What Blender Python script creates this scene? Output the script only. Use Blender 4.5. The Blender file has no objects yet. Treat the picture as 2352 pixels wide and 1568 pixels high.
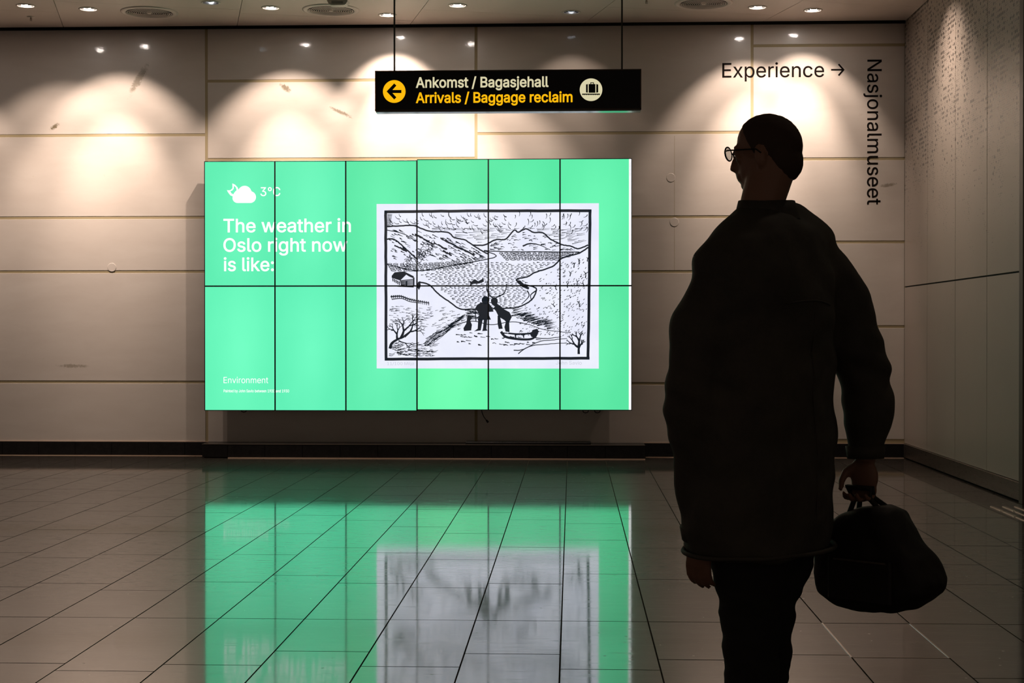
import bpy, bmesh, math, random, os
from mathutils import Vector, Matrix, noise
random.seed(7)
S = bpy.context.scene
COL = S.collection
PI = math.pi

# ------------------------------------------------------------------ camera
F = 3450.0; W, H = 2352, 1568
CAM = Vector((0, 0, 1.21))
yaw = math.atan(137.5/F); pitch = math.atan(23.0/F)
cd = bpy.data.cameras.new('camera'); cam = bpy.data.objects.new('camera', cd); COL.objects.link(cam)
cam.location = CAM
cam.rotation_euler = (PI/2 - pitch, 0, yaw)
cd.sensor_width = 36; cd.lens = F/W*36; cd.clip_end = 100
S.camera = cam
RM = cam.rotation_euler.to_matrix()

# ------------------------------------------------------------------ world, exposure
S.view_settings.view_transform = 'Standard'
S.view_settings.look = 'None'
S.view_settings.exposure = 0.0
S.view_settings.gamma = 1.0
S.view_settings.use_curve_mapping = False
wd = bpy.data.worlds.new('hall_ambient'); S.world = wd; wd.use_nodes = True
wd.node_tree.nodes['Background'].inputs[0].default_value = (1.0, 0.76, 0.64, 1)
wd.node_tree.nodes['Background'].inputs[1].default_value = 0.088

def ray(x, y):
    return RM @ Vector(((x - W/2)/F, (H/2 - y)/F, -1))
def atY(x, y, Y):
    d = ray(x, y); return CAM + d*((Y - CAM.y)/d.y)
def atX(x, y, X):
    d = ray(x, y); return CAM + d*((X - CAM.x)/d.x)
def atZ(x, y, Z):
    d = ray(x, y); return CAM + d*((Z - CAM.z)/d.z)

WALL = 14.5          # face of the marble
CEIL = 4.16
STEP = 14.23         # face of the plinth under the screens
SCR = 14.30          # face of the screens

# ------------------------------------------------------------------ materials
def mat(name, col, rough=0.5, metal=0.0, spec=0.5, emit=None, es=0, coat=0, coat_r=0.05):
    m = bpy.data.materials.new(name); m.use_nodes = True
    b = m.node_tree.nodes['Principled BSDF']
    b.inputs['Base Color'].default_value = (*col, 1)
    b.inputs['Roughness'].default_value = rough
    b.inputs['Metallic'].default_value = metal
    b.inputs['Specular IOR Level'].default_value = spec
    if coat:
        b.inputs['Coat Weight'].default_value = coat; b.inputs['Coat Roughness'].default_value = coat_r
    if emit:
        b.inputs['Emission Color'].default_value = (*emit, 1); b.inputs['Emission Strength'].default_value = es
    return m
class NT:
    def __init__(s, m): s.t = m.node_tree; s.b = s.t.nodes['Principled BSDF']
    def n(s, typ, **kw):
        x = s.t.nodes.new(typ)
        for k, v in kw.items(): setattr(x, k, v)
        return x
    def l(s, a, b): s.t.links.new(a, b)
    def math(s, op, a, b=None, clamp=False):
        x = s.n('ShaderNodeMath', operation=op); x.use_clamp = clamp
        for i, v in enumerate((a, b)):
            if v is None: continue
            if isinstance(v, (int, float)): x.inputs[i].default_value = v
            else: s.l(v, x.inputs[i])
        return x.outputs[0]
    def noise(s, vec, scale, detail=3, rough=.5, dist=0):
        x = s.n('ShaderNodeTexNoise'); x.inputs['Scale'].default_value = scale; x.inputs['Detail'].default_value = detail
        x.inputs['Roughness'].default_value = rough; x.inputs['Distortion'].default_value = dist
        s.l(vec, x.inputs['Vector']); return x.outputs['Fac']
    def mapping(s, vec, scale=(1, 1, 1), loc=(0, 0, 0), rot=(0, 0, 0)):
        x = s.n('ShaderNodeMapping'); s.l(vec, x.inputs['Vector'])
        x.inputs['Scale'].default_value = scale; x.inputs['Location'].default_value = loc; x.inputs['Rotation'].default_value = rot
        return x.outputs[0]
    def ramp(s, fac, stops):
        x = s.n('ShaderNodeValToRGB'); s.l(fac, x.inputs[0]); e = x.color_ramp.elements
        while len(e) < len(stops): e.new(.5)
        for i, (p, c) in enumerate(stops): e[i].position = p; e[i].color = (*c, 1) if len(c) == 3 else c
        return x.outputs[0]
    def mix(s, f, a, b, blend='MIX'):
        x = s.n('ShaderNodeMix', data_type='RGBA', blend_type=blend)
        for i, v in ((0, f), (6, a), (7, b)):
            if isinstance(v, (int, float)): x.inputs[i].default_value = v
            elif isinstance(v, tuple): x.inputs[i].default_value = (*v, 1)
            else: s.l(v, x.inputs[i])
        return x.outputs[2]
    def bump(s, h, strength, dist=.01):
        x = s.n('ShaderNodeBump'); x.inputs['Strength'].default_value = strength; x.inputs['Distance'].default_value = dist
        s.l(h, x.inputs['Height']); s.l(x.outputs[0], s.b.inputs['Normal'])
    def color(s, c): s.l(c, s.b.inputs['Base Color'])

# marble
M_MARBLE = mat('pale_polished_marble', (.70, .63, .57), .30, coat=.9, coat_r=.06)
q = NT(M_MARBLE); geo = q.n('ShaderNodeNewGeometry').outputs['Position']
oi = q.n('ShaderNodeObjectInfo').outputs['Random']
fine = q.noise(q.mapping(geo, (1.2, 1, 4)), 1.6, 6, .6, .4)
cb = q.ramp(fine, [(.3, (.68, .61, .55)), (.7, (.73, .665, .605))])
cb = q.mix(q.math('MULTIPLY', oi, .12), cb, (.66, .56, .47))
fl = q.noise(q.mapping(geo, (2.2, 1, 7)), 2.3, 8, .72, 1.3)
flm = q.ramp(fl, [(.66, (0, 0, 0)), (.76, (1, 1, 1))])
cb = q.mix(q.math('MULTIPLY', flm, .45), cb, (.42, .33, .20))
def streak(px, py, ang, ln, wd_, amt=.9):
    global cb
    p = atY(px, py, WALL)
    tr = q.n('ShaderNodeMapping', vector_type='TEXTURE'); q.l(geo, tr.inputs['Vector'])
    tr.inputs['Location'].default_value = (p.x, p.y, p.z); tr.inputs['Rotation'].default_value = (0, ang, 0)
    tr.inputs['Scale'].default_value = (ln, 5, wd_)
    gr = q.n('ShaderNodeVectorMath', operation='LENGTH'); q.l(tr.outputs[0], gr.inputs[0])
    ns = q.noise(q.mapping(geo, (1, 1, 1), (px*.1, 0, py*.1), (0, ang, 0)), 26, 9, .85, 1.0)
    fall = q.math('SUBTRACT', 1, gr.outputs['Value'], True)
    k = q.ramp(q.math('MULTIPLY', fall, ns), [(.30, (0, 0, 0)), (.40, (1, 1, 1))])
    cb = q.mix(q.math('MULTIPLY', k, amt), cb, (.16, .12, .055))
streak(656, 202, math.radians(38), .17, .08, .8)
streak(783, 258, math.radians(25), .32, .05, .7)
streak(125, 291, math.radians(-32), .14, .06, .9)
streak(318, 183, math.radians(-58), .45, .10, .6)
streak(165, 840, 0, .4, .05, .5)
streak(2040, 425, math.radians(-8), .22, .05, .6)
q.color(cb)
cbump = q.noise(geo, 55, 2)
bn = q.n('ShaderNodeBump'); bn.inputs['Strength'].default_value = .14; bn.inputs['Distance'].default_value = .002
q.l(cbump, bn.inputs['Height']); q.l(bn.outputs[0], q.b.inputs['Coat Normal'])

M_MORTAR = mat('khaki_joint_filler', (.42, .34, .20), .7)
M_BLACKVOID = mat('dark_recess', (.012, .011, .010), .9)
M_CEIL = mat('off_white_ceiling_metal', (.60, .505, .44), .50)
M_VENTRING = mat('light_vent_ring_paint', (.66, .56, .50), .45)
M_CEILSEAM = mat('ceiling_seam_dark', (.05, .045, .04), .8)
# floor tiles
M_FLOOR = mat('polished_grey_brown_stone', (.12, .10, .085), .36, spec=.22, coat=1.0, coat_r=.04)
q = NT(M_FLOOR); q.b.inputs['IOR'].default_value = 1.45; q.b.inputs['Coat IOR'].default_value = 1.46
geo = q.n('ShaderNodeNewGeometry').outputs['Position']
oi = q.n('ShaderNodeObjectInfo').outputs['Random']
base = q.ramp(q.noise(q.mapping(geo, (1.2, 5, 1)), 1.5, 5, .6), [(.3, (.046, .037, .030)), (.7, (.075, .062, .051))])
base = q.mix(q.math('MULTIPLY', oi, .5), base, (.048, .039, .032))
strk = q.noise(q.mapping(geo, (5, 34, 1)), 1.3, 6, .72, .5)
sm = q.ramp(strk, [(.60, (0, 0, 0)), (.70, (1, 1, 1))])
base = q.mix(q.math('MULTIPLY', sm, .65), base, (.045, .036, .028))
q.color(base)
vor = q.n('ShaderNodeTexVoronoi'); vor.inputs['Scale'].default_value = 9; q.l(geo, vor.inputs['Vector'])
pit = q.ramp(vor.outputs['Distance'], [(.03, (1, 1, 1)), (.06, (0, 0, 0))])
rr = q.ramp(strk, [(.45, (.040,)*3), (.72, (.12,)*3)])
rr2 = q.math('MAXIMUM', rr, q.math('MULTIPLY', pit, .6))
q.l(rr2, q.b.inputs['Coat Roughness'])
str2 = q.noise(q.mapping(geo, (7, 60, 1)), 1.1, 7, .75, .8)
q.l(q.ramp(q.math('MAXIMUM', str2, q.math('MULTIPLY', strk, 1.0)), [(.57, (1, 1, 1)), (.70, (.55, .55, .55))]), q.b.inputs['Coat Weight'])
hb = q.math('ADD', q.noise(q.mapping(geo, (14, 30, 1)), 3, 4, .6), q.math('MULTIPLY', pit, -1.5))
q.bump(hb, .006, .01); q.l(q.b.inputs['Normal'].links[0].from_socket, q.b.inputs['Coat Normal'])
M_GROUT = mat('brown_floor_grout', (.045, .032, .022), .95, spec=.1)
M_PALEJOINT = mat('pale_silicone_joint', (.62, .45, .33), .4)
M_BASE = mat('black_granite_baseboard', (.016, .014, .013), .25, spec=.25)
q = NT(M_BASE); geo = q.n('ShaderNodeNewGeometry').outputs['Position']
q.color(q.ramp(q.noise(geo, 20, 5, .7), [(.3, (.009, .008, .008)), (.75, (.018, .016, .015))]))
M_STEEL = mat('brushed_dark_steel', (.23, .19, .165), .32, metal=.85)
q = NT(M_STEEL); geo = q.n('ShaderNodeNewGeometry').outputs['Position']
q.l(q.ramp(q.noise(q.mapping(geo, (1, 1, 40)), 6, 3), [(.3, (.25,)*3), (.7, (.4,)*3)]), q.b.inputs['Roughness'])
M_BRIGHTSTEEL = mat('bright_steel', (.75, .66, .58), .25, metal=.9)
M_CHROME = mat('chrome_reflector', (.6, .57, .55), .22, metal=1)
M_REFLSHADE = mat('upper_reflector_shade', (.0015, .0014, .0013), 1.0, spec=0)  # black colour stands for the shade deep inside the lamp reflectors
M_LAMPRING = mat('painted_trim_ring', (.55, .48, .41), .4)
M_LAMP = mat('lamp_lens', (1, 1, 1), .3, emit=(1, .90, .82), es=75)
M_LAMPDIM = mat('lamp_lens_cool', (.8, .85, .9), .3, emit=(.8, .88, 1), es=3)
M_VENTDARK = mat('vent_inside', (.018, .016, .014), .8)
# perforated wall panels
M_PERF = mat('perforated_painted_panel', (.36, .33, .29), .42, coat=.25, coat_r=.25)
q = NT(M_PERF); geo = q.n('ShaderNodeNewGeometry').outputs['Position']
sep = q.n('ShaderNodeSeparateXYZ'); q.l(geo, sep.inputs[0])
def dots(scale, thr, gain, seedz, zlo, zhi, rmin):
    cmb = q.n('ShaderNodeCombineXYZ'); q.l(sep.outputs['Y'], cmb.inputs[0]); q.l(sep.outputs['Z'], cmb.inputs[1])
    v = q.n('ShaderNodeTexVoronoi', voronoi_dimensions='2D'); v.inputs['Scale'].default_value = scale; v.inputs['Randomness'].default_value = 0
    q.l(cmb.outputs[0], v.inputs['Vector'])
    sc = q.n('ShaderNodeSeparateColor'); q.l(v.outputs['Color'], sc.inputs[0])
    n1 = q.noise(q.mapping(v.outputs['Position'], (1, .55, 1), (seedz, 0, 0)), 4.2, 4, .65)
    zm = q.n('ShaderNodeMapRange'); q.l(sep.outputs['Z'], zm.inputs[0])
    zm.inputs[1].default_value = zlo; zm.inputs[2].default_value = zhi; zm.inputs[3].default_value = -.30; zm.inputs[4].default_value = 0.05
    val = q.math('ADD', q.math('ADD', n1, zm.outputs[0]), q.math('MULTIPLY', q.math('SUBTRACT', sc.outputs[0], .5), .42))
    r = q.math('MULTIPLY', q.math('SUBTRACT', val, thr), gain)
    r = q.math('MINIMUM', r, rmin)
    return q.math('LESS_THAN', v.outputs['Distance'], r)
d1 = dots(25, .485, 1.7, 3.1, 1.9, 3.2, .33)
d2 = dots(60, .52, 2.4, 11.7, 1.3, 3.0, .33)
pc = q.ramp(q.noise(geo, .8, 3), [(.3, (.41, .35, .30)), (.7, (.47, .405, .345))])
pc = q.mix(q.math('MULTIPLY', d2, .62), pc, (.07, .06, .05))
pc = q.mix(d1, pc, (.015, .013, .012)); q.color(pc)
M_TEXTDARK = mat('dark_brown_vinyl', (.010, .007, .006), .8, spec=.05)
M_SIGNBLACK = mat('black_sign_face', (.008, .008, .009), .25)
M_SIGNFRAME = mat('bronze_sign_frame', (.11, .08, .06), .35, metal=.7)
M_SIGNCREAM = mat('backlit_cream', (.1, .1, .1), .5, emit=(.69, .63, .40), es=1)
M_SIGNYELLOW = mat('backlit_yellow', (.1, .07, 0), .5, emit=(1.0, .50, .004), es=1)
M_ROD = mat('dark_suspension_rod', (.05, .045, .035), .4, metal=.5)
M_BEZEL = mat('black_bezel', (.006, .008, .008), .4)
M_HOUSE = mat('black_display_housing', (.012, .012, .012), .5)
M_WHITE = mat('lit_white', (.02, .02, .02), .5, emit=(1, 1, 1), es=1.05)
M_PAPER = mat('lit_paper', (.02, .02, .02), .5, emit=(.83, .85, .99), es=1)
q = NT(M_PAPER); geo = q.n('ShaderNodeNewGeometry').outputs['Position']
q.l(q.ramp(q.noise(geo, 4, 5, .6), [(.3, (.80, .82, .97)), (.7, (.88, .90, 1.0))]), q.b.inputs['Emission Color'])
M_INK = mat('print_black_ink', (.01, .01, .012), .5, emit=(.010, .014, .020), es=1)
M_INKFAINT = mat('print_pencil', (.01, .01, .012), .5, emit=(.58, .60, .70), es=1)
def screen_mat(i, c0, c1):
    m = mat('lit_green_screen_%d' % i, (.01, .02, .015), .35, emit=c0, es=1.06)
    q = NT(m); tc = q.n('ShaderNodeTexCoord').outputs['Generated']
    mp = q.mapping(tc, (1, 1, 1), (-.5, 0, -.5))
    ln = q.n('ShaderNodeVectorMath', operation='LENGTH'); q.l(q.mapping(mp, (1.2, 0, .8)), ln.inputs[0])
    f = q.math('ADD', ln.outputs['Value'], q.math('MULTIPLY', q.noise(tc, 2.2, 2), .35))
    q.l(q.ramp(f, [(.15, c1), (.75, c0)]), q.b.inputs['Emission Color'])
    return m
M_SKIN = mat('warm_brown_skin', (.30, .155, .095), .5)
M_HAIR = mat('close_cropped_dark_hair', (.060, .034, .021), .8)
M_JACKET = mat('dark_olive_jacket_cloth', (.022, .021, .016), .75)
q = NT(M_JACKET); geo = q.n('ShaderNodeNewGeometry').outputs['Position']
q.color(q.ramp(q.noise(geo, 6, 6, .7), [(.3, (.040, .037, .029)), (.7, (.080, .072, .052))]))
q.bump(q.noise(geo, 350, 2), .3, .002)
M_TROUSER = mat('black_trouser_cloth', (.018, .018, .017), .85)
M_LEATHER = mat('black_shoe_leather', (.012, .011, .010), .35)
M_BAG = mat('black_brown_bag_canvas', (.013, .010, .008), .65)
q = NT(M_BAG); geo = q.n('ShaderNodeNewGeometry').outputs['Position']; q.bump(q.noise(geo, 260, 2), .3, .002)
M_RUBBER = mat('black_cable_rubber', (.01, .01, .01), .5)
M_GLASS = mat('spectacle_lens', (.8, .85, .85), .03); M_GLASS.node_tree.nodes['Principled BSDF'].inputs['Transmission Weight'].default_value = .9
M_FRAME = mat('dark_spectacle_frame', (.02, .015, .012), .3)
M_PLASTIC = mat('white_plastic', (.62, .55, .48), .4)
M_BRASS = mat('sprinkler_metal', (.4, .33, .27), .35, metal=.8)

# ------------------------------------------------------------------ mesh helpers
def obj(name, bm, m, parent=None, smooth=False):
    me = bpy.data.meshes.new(name)
    if isinstance(bm, bpy.types.Mesh): me = bm
    else:
        bm.normal_update(); bm.to_mesh(me); bm.free()
    if not me.materials:
        me.materials.append(m)
    if smooth:
        for p in me.polygons: p.use_smooth = True
    o = bpy.data.objects.new(name, me); COL.objects.link(o)
    if parent: o.parent = parent; o.matrix_parent_inverse = Matrix.Translation(parent.location).inverted() if parent.type == 'EMPTY' and not parent.parent and False else Matrix.Identity(4)
    return o
def tag(o, label=None, cat=None, group=None, kind=None):
    if label: o['label'] = label
    if cat: o['category'] = cat
    if group: o['group'] = group
    if kind: o['kind'] = kind
    return o
def thing(name, label, cat, loc=(0, 0, 0), group=None):
    o = bpy.data.objects.new(name, None); COL.objects.link(o); o.location = loc; o.empty_display_size = .1
    return tag(o, label, cat, group)
def part(name, bm, m, par, smooth=False):
    """bm in world coordinates; child of a thing whose empty sits at par.location"""
    o = obj(name, bm, m, None, smooth)
    o.parent = par
    off = Vector((0, 0, 0)); p = par
    while p: off += p.location; p = p.parent
    o.data.transform(Matrix.Translation(-off)) if off.length > 0 else None
    return o
def box(bm, lo, hi, bevel=0):
    lo = Vector(lo); hi = Vector(hi)
    r = bmesh.ops.create_cube(bm, size=1)
    vs = r['verts']
    for v in vs:
        v.co = Vector(((lo[i] + hi[i])/2 + v.co[i]*(hi[i] - lo[i]) for i in range(3)))
    if bevel:
        es = list({e for v in vs for e in v.link_edges})
        bmesh.ops.bevel(bm, geom=es, offset=bevel, segments=1, affect='EDGES', profile=.5)
    return bm
def B(lo, hi, bevel=0): return box(bmesh.new(), lo, hi, bevel)
def ring_loft(bm, rings, closed=True, caps=True):
    vr = [[bm.verts.new(p) for p in r] for r in rings]
    n = len(vr[0])
    for a, b in zip(vr, vr[1:]):
        for i in range(n if closed else n-1):
            j = (i+1) % n
            bm.faces.new((a[i], a[j], b[j], b[i]))
    if caps:
        bm.faces.new(vr[0][::-1]); bm.faces.new(vr[-1])
    return bm
def lathe(bm, prof, c, axis='Z', seg=32, caps=True):
    rings = []
    for r, h in prof:
        ring = []
        for k in range(seg):
            a = 2*PI*k/seg
            if axis == 'Z': ring.append((c[0]+r*math.cos(a), c[1]+r*math.sin(a), c[2]+h))
            else: ring.append((c[0]+r*math.cos(a), c[1]+h, c[2]+r*math.sin(a)))
        rings.append(ring)
    return ring_loft(bm, rings, True, caps)
def tube(bm, pts, rad, seg=8, caps=True):
    pts = [Vector(p) for p in pts]
    rad = rad if isinstance(rad, (list, tuple)) else [rad]*len(pts)
    rings = []; up = None
    for i, p in enumerate(pts):
        t = (pts[min(i+1, len(pts)-1)] - pts[max(i-1, 0)]).normalized()
        if up is None: up = Vector((0, 0, 1)) if abs(t.z) < .9 else Vector((1, 0, 0))
        a = t.cross(up).normalized(); b = a.cross(t).normalized(); up = b
        rings.append([p + (a*math.cos(2*PI*k/seg) + b*math.sin(2*PI*k/seg))*rad[i] for k in range(seg)])
    return ring_loft(bm, rings, True, caps)
def ell(bm, c, axes, seg=20, rows=14):
    """ellipsoid; axes = three vectors"""
    r = bmesh.ops.create_uvsphere(bm, u_segments=seg, v_segments=rows, radius=1)
    c = Vector(c); ax = [Vector(a) for a in axes]
    for v in r['verts']:
        x, y, z = v.co; v.co = c + ax[0]*x + ax[1]*y + ax[2]*z
    return bm
def poly(bm, pts, y, y2=None):
    """outline in XZ, face at y, extruded back to y2"""
    a = [bm.verts.new((p[0], y, p[1])) for p in pts]
    bm.faces.new(a)
    if y2 is not None:
        b = [bm.verts.new((p[0], y2, p[1])) for p in pts]
        bm.faces.new(b[::-1])
        for i in range(len(pts)):
            j = (i+1) % len(pts)
            bm.faces.new((a[j], a[i], b[i], b[j]))
    return bm
def clip(pts, n, d):
    out = []
    for i in range(len(pts)):
        a, b = pts[i], pts[(i+1) % len(pts)]
        da = a[0]*n[0]+a[1]*n[1]-d; db = b[0]*n[0]+b[1]*n[1]-d
        if da <= 0: out.append(a)
        if (da < 0 < db) or (db < 0 < da):
            t = da/(da-db); out.append((a[0]+(b[0]-a[0])*t, a[1]+(b[1]-a[1])*t))
    return out

# ------------------------------------------------------------------ fonts
FONT = None
try:
    fp = os.path.join(bpy.utils.system_resource('DATAFILES'), 'fonts', 'Inter.woff2')
    if os.path.exists(fp): FONT = bpy.data.fonts.load(fp)
except Exception as e:
    print('font fallback', e)
def text_mesh(s, offset=0.0, cap='H'):
    """outlines of a string; overlapping contours of the font are filled one by one"""
    from mathutils.geometry import delaunay_2d_cdt
    def loops(st):
        cu = bpy.data.curves.new('t', 'FONT'); cu.body = st; cu.size = 1; cu.resolution_u = 5; cu.fill_mode = 'NONE'
        if FONT: cu.font = FONT
        o = bpy.data.objects.new('t', cu); COL.objects.link(o)
        dg = bpy.context.evaluated_depsgraph_get(); dg.update()
        me = bpy.data.meshes.new_from_object(o.evaluated_get(dg))
        bpy.data.objects.remove(o); bpy.data.curves.remove(cu)
        nb = {}
        for e in me.edges:
            a, b = e.vertices; nb.setdefault(a, []).append(b); nb.setdefault(b, []).append(a)
        co = [v.co.copy() for v in me.vertices]; bpy.data.meshes.remove(me)
        seen = set(); out = []
        for v0 in sorted(nb):
            if v0 in seen: continue
            lp = [v0]; seen.add(v0); nx = max(nb[v0]) if v0+1 not in nb[v0] else v0+1
            while nx not in seen:
                seen.add(nx); lp.append(nx)
                c = [k for k in nb[nx] if k not in seen]
                if not c: break
                nx = nx+1 if nx+1 in c else c[0]
            P = [co[k] for k in lp]
            Q = [P[0]]
            for p in P[1:]:
                if (p-Q[-1]).length > 1e-5: Q.append(p)
            if (Q[0]-Q[-1]).length < 1e-5: Q.pop()
            if len(Q) > 2: out.append(Q)
        return out
    def area(P): return sum(P[k].x*P[(k+1) % len(P)].y - P[(k+1) % len(P)].x*P[k].y for k in range(len(P)))/2
    def inside(pt, P):
        r = False
        for k in range(len(P)):
            a, b = P[k], P[k-1]
            if (a.y > pt.y) != (b.y > pt.y) and pt.x < (b.x-a.x)*(pt.y-a.y)/(b.y-a.y)+a.x: r = not r
        return r
    ch = max(p.y for L in loops(cap) for p in L)
    L = loops(s)
    sgn = 1 if area(max(L, key=lambda P: abs(area(P)))) > 0 else -1
    def off(P):
        if not offset: return P
        n = len(P); out = []
        for k in range(n):
            a, b, c = P[k-1], P[k], P[(k+1) % n]
            d1 = (b-a).normalized(); d2 = (c-b).normalized()
            n1 = Vector((d1.y, -d1.x, 0)); n2 = Vector((d2.y, -d2.x, 0)); m = n1+n2
            m = n1 if m.length < 1e-3 else m.normalized(); q_ = max(.45, m.dot(n1))
            out.append(b + m*(sgn*offset/q_))
        return out
    outer = [P for P in L if area(P)*sgn > 0]; hole = [P for P in L if area(P)*sgn < 0]
    vs = []; fs = []
    for O in outer:
        grp = [off(O)] + [off(Hh) for Hh in hole if inside(sum(Hh, Vector())/len(Hh), O) or inside(Hh[0], O)]
        base = len(vs); co2 = []; ed = []
        for g in grp:
            b0 = len(co2); co2 += [Vector((p.x, p.y)) for p in g]
            ed += [(b0+k, b0+(k+1) % len(g)) for k in range(len(g))]
        r_ = delaunay_2d_cdt(co2, ed, [], 0, 1e-6)
        def wind(x, y):
            w = 0
            for g in grp:
                for k in range(len(g)):
                    a, b = g[k-1], g[k]
                    if a.y <= y < b.y and (b.x-a.x)*(y-a.y) - (x-a.x)*(b.y-a.y) > 0: w += 1
                    elif b.y <= y < a.y and (b.x-a.x)*(y-a.y) - (x-a.x)*(b.y-a.y) < 0: w -= 1
            return w
        for t in r_[2]:
            cx = sum(r_[0][k].x for k in t)/3; cy = sum(r_[0][k].y for k in t)/3
            if wind(cx, cy)*sgn > 0: fs.append(tuple(base+k for k in t))
        vs += [Vector((p.x, p.y, 0)) for p in r_[0]]
    me = bpy.data.meshes.new('t'); me.from_pydata([tuple(v) for v in vs], [], fs); me.update()
    x0 = min(v.co.x for v in me.vertices); x1 = max(v.co.x for v in me.vertices)
    return me, x0, x1, ch
def wall_text(name, s, xl, xr, ytop, ybase, Y, m, parent=None, offset=0.0, vertical=False):
    """lettering in a plane parallel to the wall, between picture columns xl..xr; cap top ytop, baseline ybase"""
    me, x0, x1, ch = text_mesh(s, offset)
    if not vertical:
        a = atY(xl, ybase, Y); b = atY(xr, ybase, Y); t = atY(xl, ytop, Y)
        sx = (b.x-a.x)/(x1-x0); sz = (t.z-a.z)/ch
        for v in me.vertices:
            v.co = Vector((a.x + (v.co.x-x0)*sx, Y, a.z + v.co.y*sz))
    else:   # reads from top to bottom, letter tops to the right
        a = atY(xl, ytop, Y); b = atY(xr, ytop, Y); e = atY(xl, ybase, Y)
        sx = (a.z-e.z)/(x1-x0); sz = (b.x-a.x)/ch
        for v in me.vertices:
            v.co = Vector((a.x + v.co.y*sz, Y, a.z - (v.co.x-x0)*sx))
    bm = bmesh.new(); bm.from_mesh(me); bpy.data.meshes.remove(me)
    for f in bm.faces:
        f.normal_update()
        if f.normal.y > 0: f.normal_flip()
    if parent is None: return obj(name, bm, m)
    return part(name, bm, m, parent)

# ------------------------------------------------------------------ room: back wall
XR = atY(2077, 900, WALL).x            # right corner
XL = -9.0
TOP = 4.15
def wz(x, y): return atY(x, y, WALL).z
wb = bmesh.new(); box(wb, (XL, WALL+.003, -.05), (XR+.3, WALL+.3, TOP))
wall_back = tag(obj('wall_back', wb, M_MORTAR), 'pale marble slab wall with khaki joints behind the display', None, None, 'structure')
JW = .0135
V = [atY(x, 560, WALL).x for x in (474.5, 1093.5, 1727)]
colw = V[1]-V[0]
xs = [V[0]-2*colw, V[0]-colw] + V + [XR]
BZ = .135
rows = {0: [311, 500, 624, 877], 1: [311, 500, 624, 877], 2: [184.5, 365, 500, 625, 878], 3: [305.5, 498.5, 624, 880.5], 4: [104, 365, 556, 750, 1011]}
xm = [200, 200, 780, 1400, 1900]
slabs = []
for c in range(5):
    zs = [TOP] + [wz(xm[c], y) for y in rows[c]] + [BZ]
    for a, b in zip(zs, zs[1:]):
        if a-b < .04: continue
        lo = (xs[c]+(JW if c else 0), WALL, b+JW if b > BZ else b); hi = (xs[c+1]-(JW if c < 4 else 0), WALL+.014, a-(JW if a < TOP else 0))
        o = part('marble_slab', B(lo, hi, .0015), M_MARBLE, wall_back); slabs.append(o)
if XL < xs[0]:
    part('marble_slab', B((XL, WALL, BZ), (xs[0]-JW, WALL+.014, TOP), .0015), M_MARBLE, wall_back)
# filler caps and inspection seam on the slabs
for px, py in ((257, 614), (1541, 408), (1549, 510)):
    p = atY(px, py, WALL); part('round_filler_cap', lathe(bmesh.new(), [(.043, 0), (.043, -.002), (.040, -.0035)], (p.x, WALL, p.z), 'Y', 24), M_MARBLE, wall_back)
part('slab_seam', B((atY(1549, 500, WALL).x-.0015, WALL-.0006, wz(1549, 624)), (atY(1549, 500, WALL).x+.0015, WALL+.001, wz(1549, 312))), M_MORTAR, wall_back)
# black strip painted for the shade in the recess between ceiling and wall
tag(obj('trim_1', B((XL, WALL-.02, TOP+.004), (XR+.2, WALL+.3, 4.6)), M_BLACKVOID), 'black shadow gap between the ceiling edge and the marble wall', None, None, 'structure')
fbits = part  # alias

# ------------------------------------------------------------------ floor
fl = tag(obj('floor', B((XL, -3, -.06), (7.0, WALL+.3, -.004)), M_GROUT), 'polished grey brown stone tile floor mirroring the green display', None, None, 'structure')
TWD = (atY(1480, 1054, STEP).x - atY(524, 1054, STEP).x)/11
XT0 = atY(1303, 1054, STEP).x
joints = {}   # column index -> picked points (pixels)
def kcol(x): return round((x-1303)/86.9)
meas = [(351, 160, 1122.6), (351, 10, 1186), (437, 330, 1099), (437, 250, 1126.4), (524, 400, 1109.6), (524, 240, 1173), (524, 130, 1216), (524, 40, 1268.5),
 (610, 480, 1118.5), (610, 250, 1225), (610, 125, 1280), (610, 30, 1347), (695, 510, 1177), (695, 400, 1220), (695, 295, 1273), (695, 165, 1339),
 (782, 635, 1164.4), (782, 590, 1191), (782, 522, 1232), (782, 420, 1283), (782, 313, 1355), (782, 70, 1522),
 (868, 776, 1150.4), (868, 740, 1183), (868, 680, 1225), (868, 600, 1273), (868, 520, 1336), (868, 233, 1540),
 (955, 844, 1194.5), (955, 776, 1257), (955, 704, 1321), (955, 480, 1526),
 (1041, 990, 1169.5), (1041, 960, 1209), (1041, 912, 1269), (1041, 858, 1339), (1041, 740, 1495),
 (1128, 1110, 1176), (1128, 1084, 1224.5), (1128, 1050, 1284.6), (1128, 1027, 1349), (1128, 930, 1530),
 (1214, 1230, 1193), (1214, 1220, 1256), (1214, 1230, 1340), (1214, 1180, 1501),
 (1303, 1357, 1162), (1303, 1362, 1202), (1303, 1367, 1240), (1303, 1370, 1317.5), (1303, 1400, 1537),
 (1391, 1480, 1171.6), (1391, 1480, 1190.7), (1391, 1480, 1258), (1391, 1500, 1330), (1391, 1560, 1514),
 (1568, 2066, 1510)]
for x, px, py in meas:
    joints.setdefault(kcol(x), []).append(atZ(px, py, 0).y)
YC = atZ(1230, 1425, 0).y      # the joint that runs straight across
rnd = random.Random(3)
tile_n = 0; rest = bmesh.new()
G = .003
KMAX = int((XR - XT0)/TWD)
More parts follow.
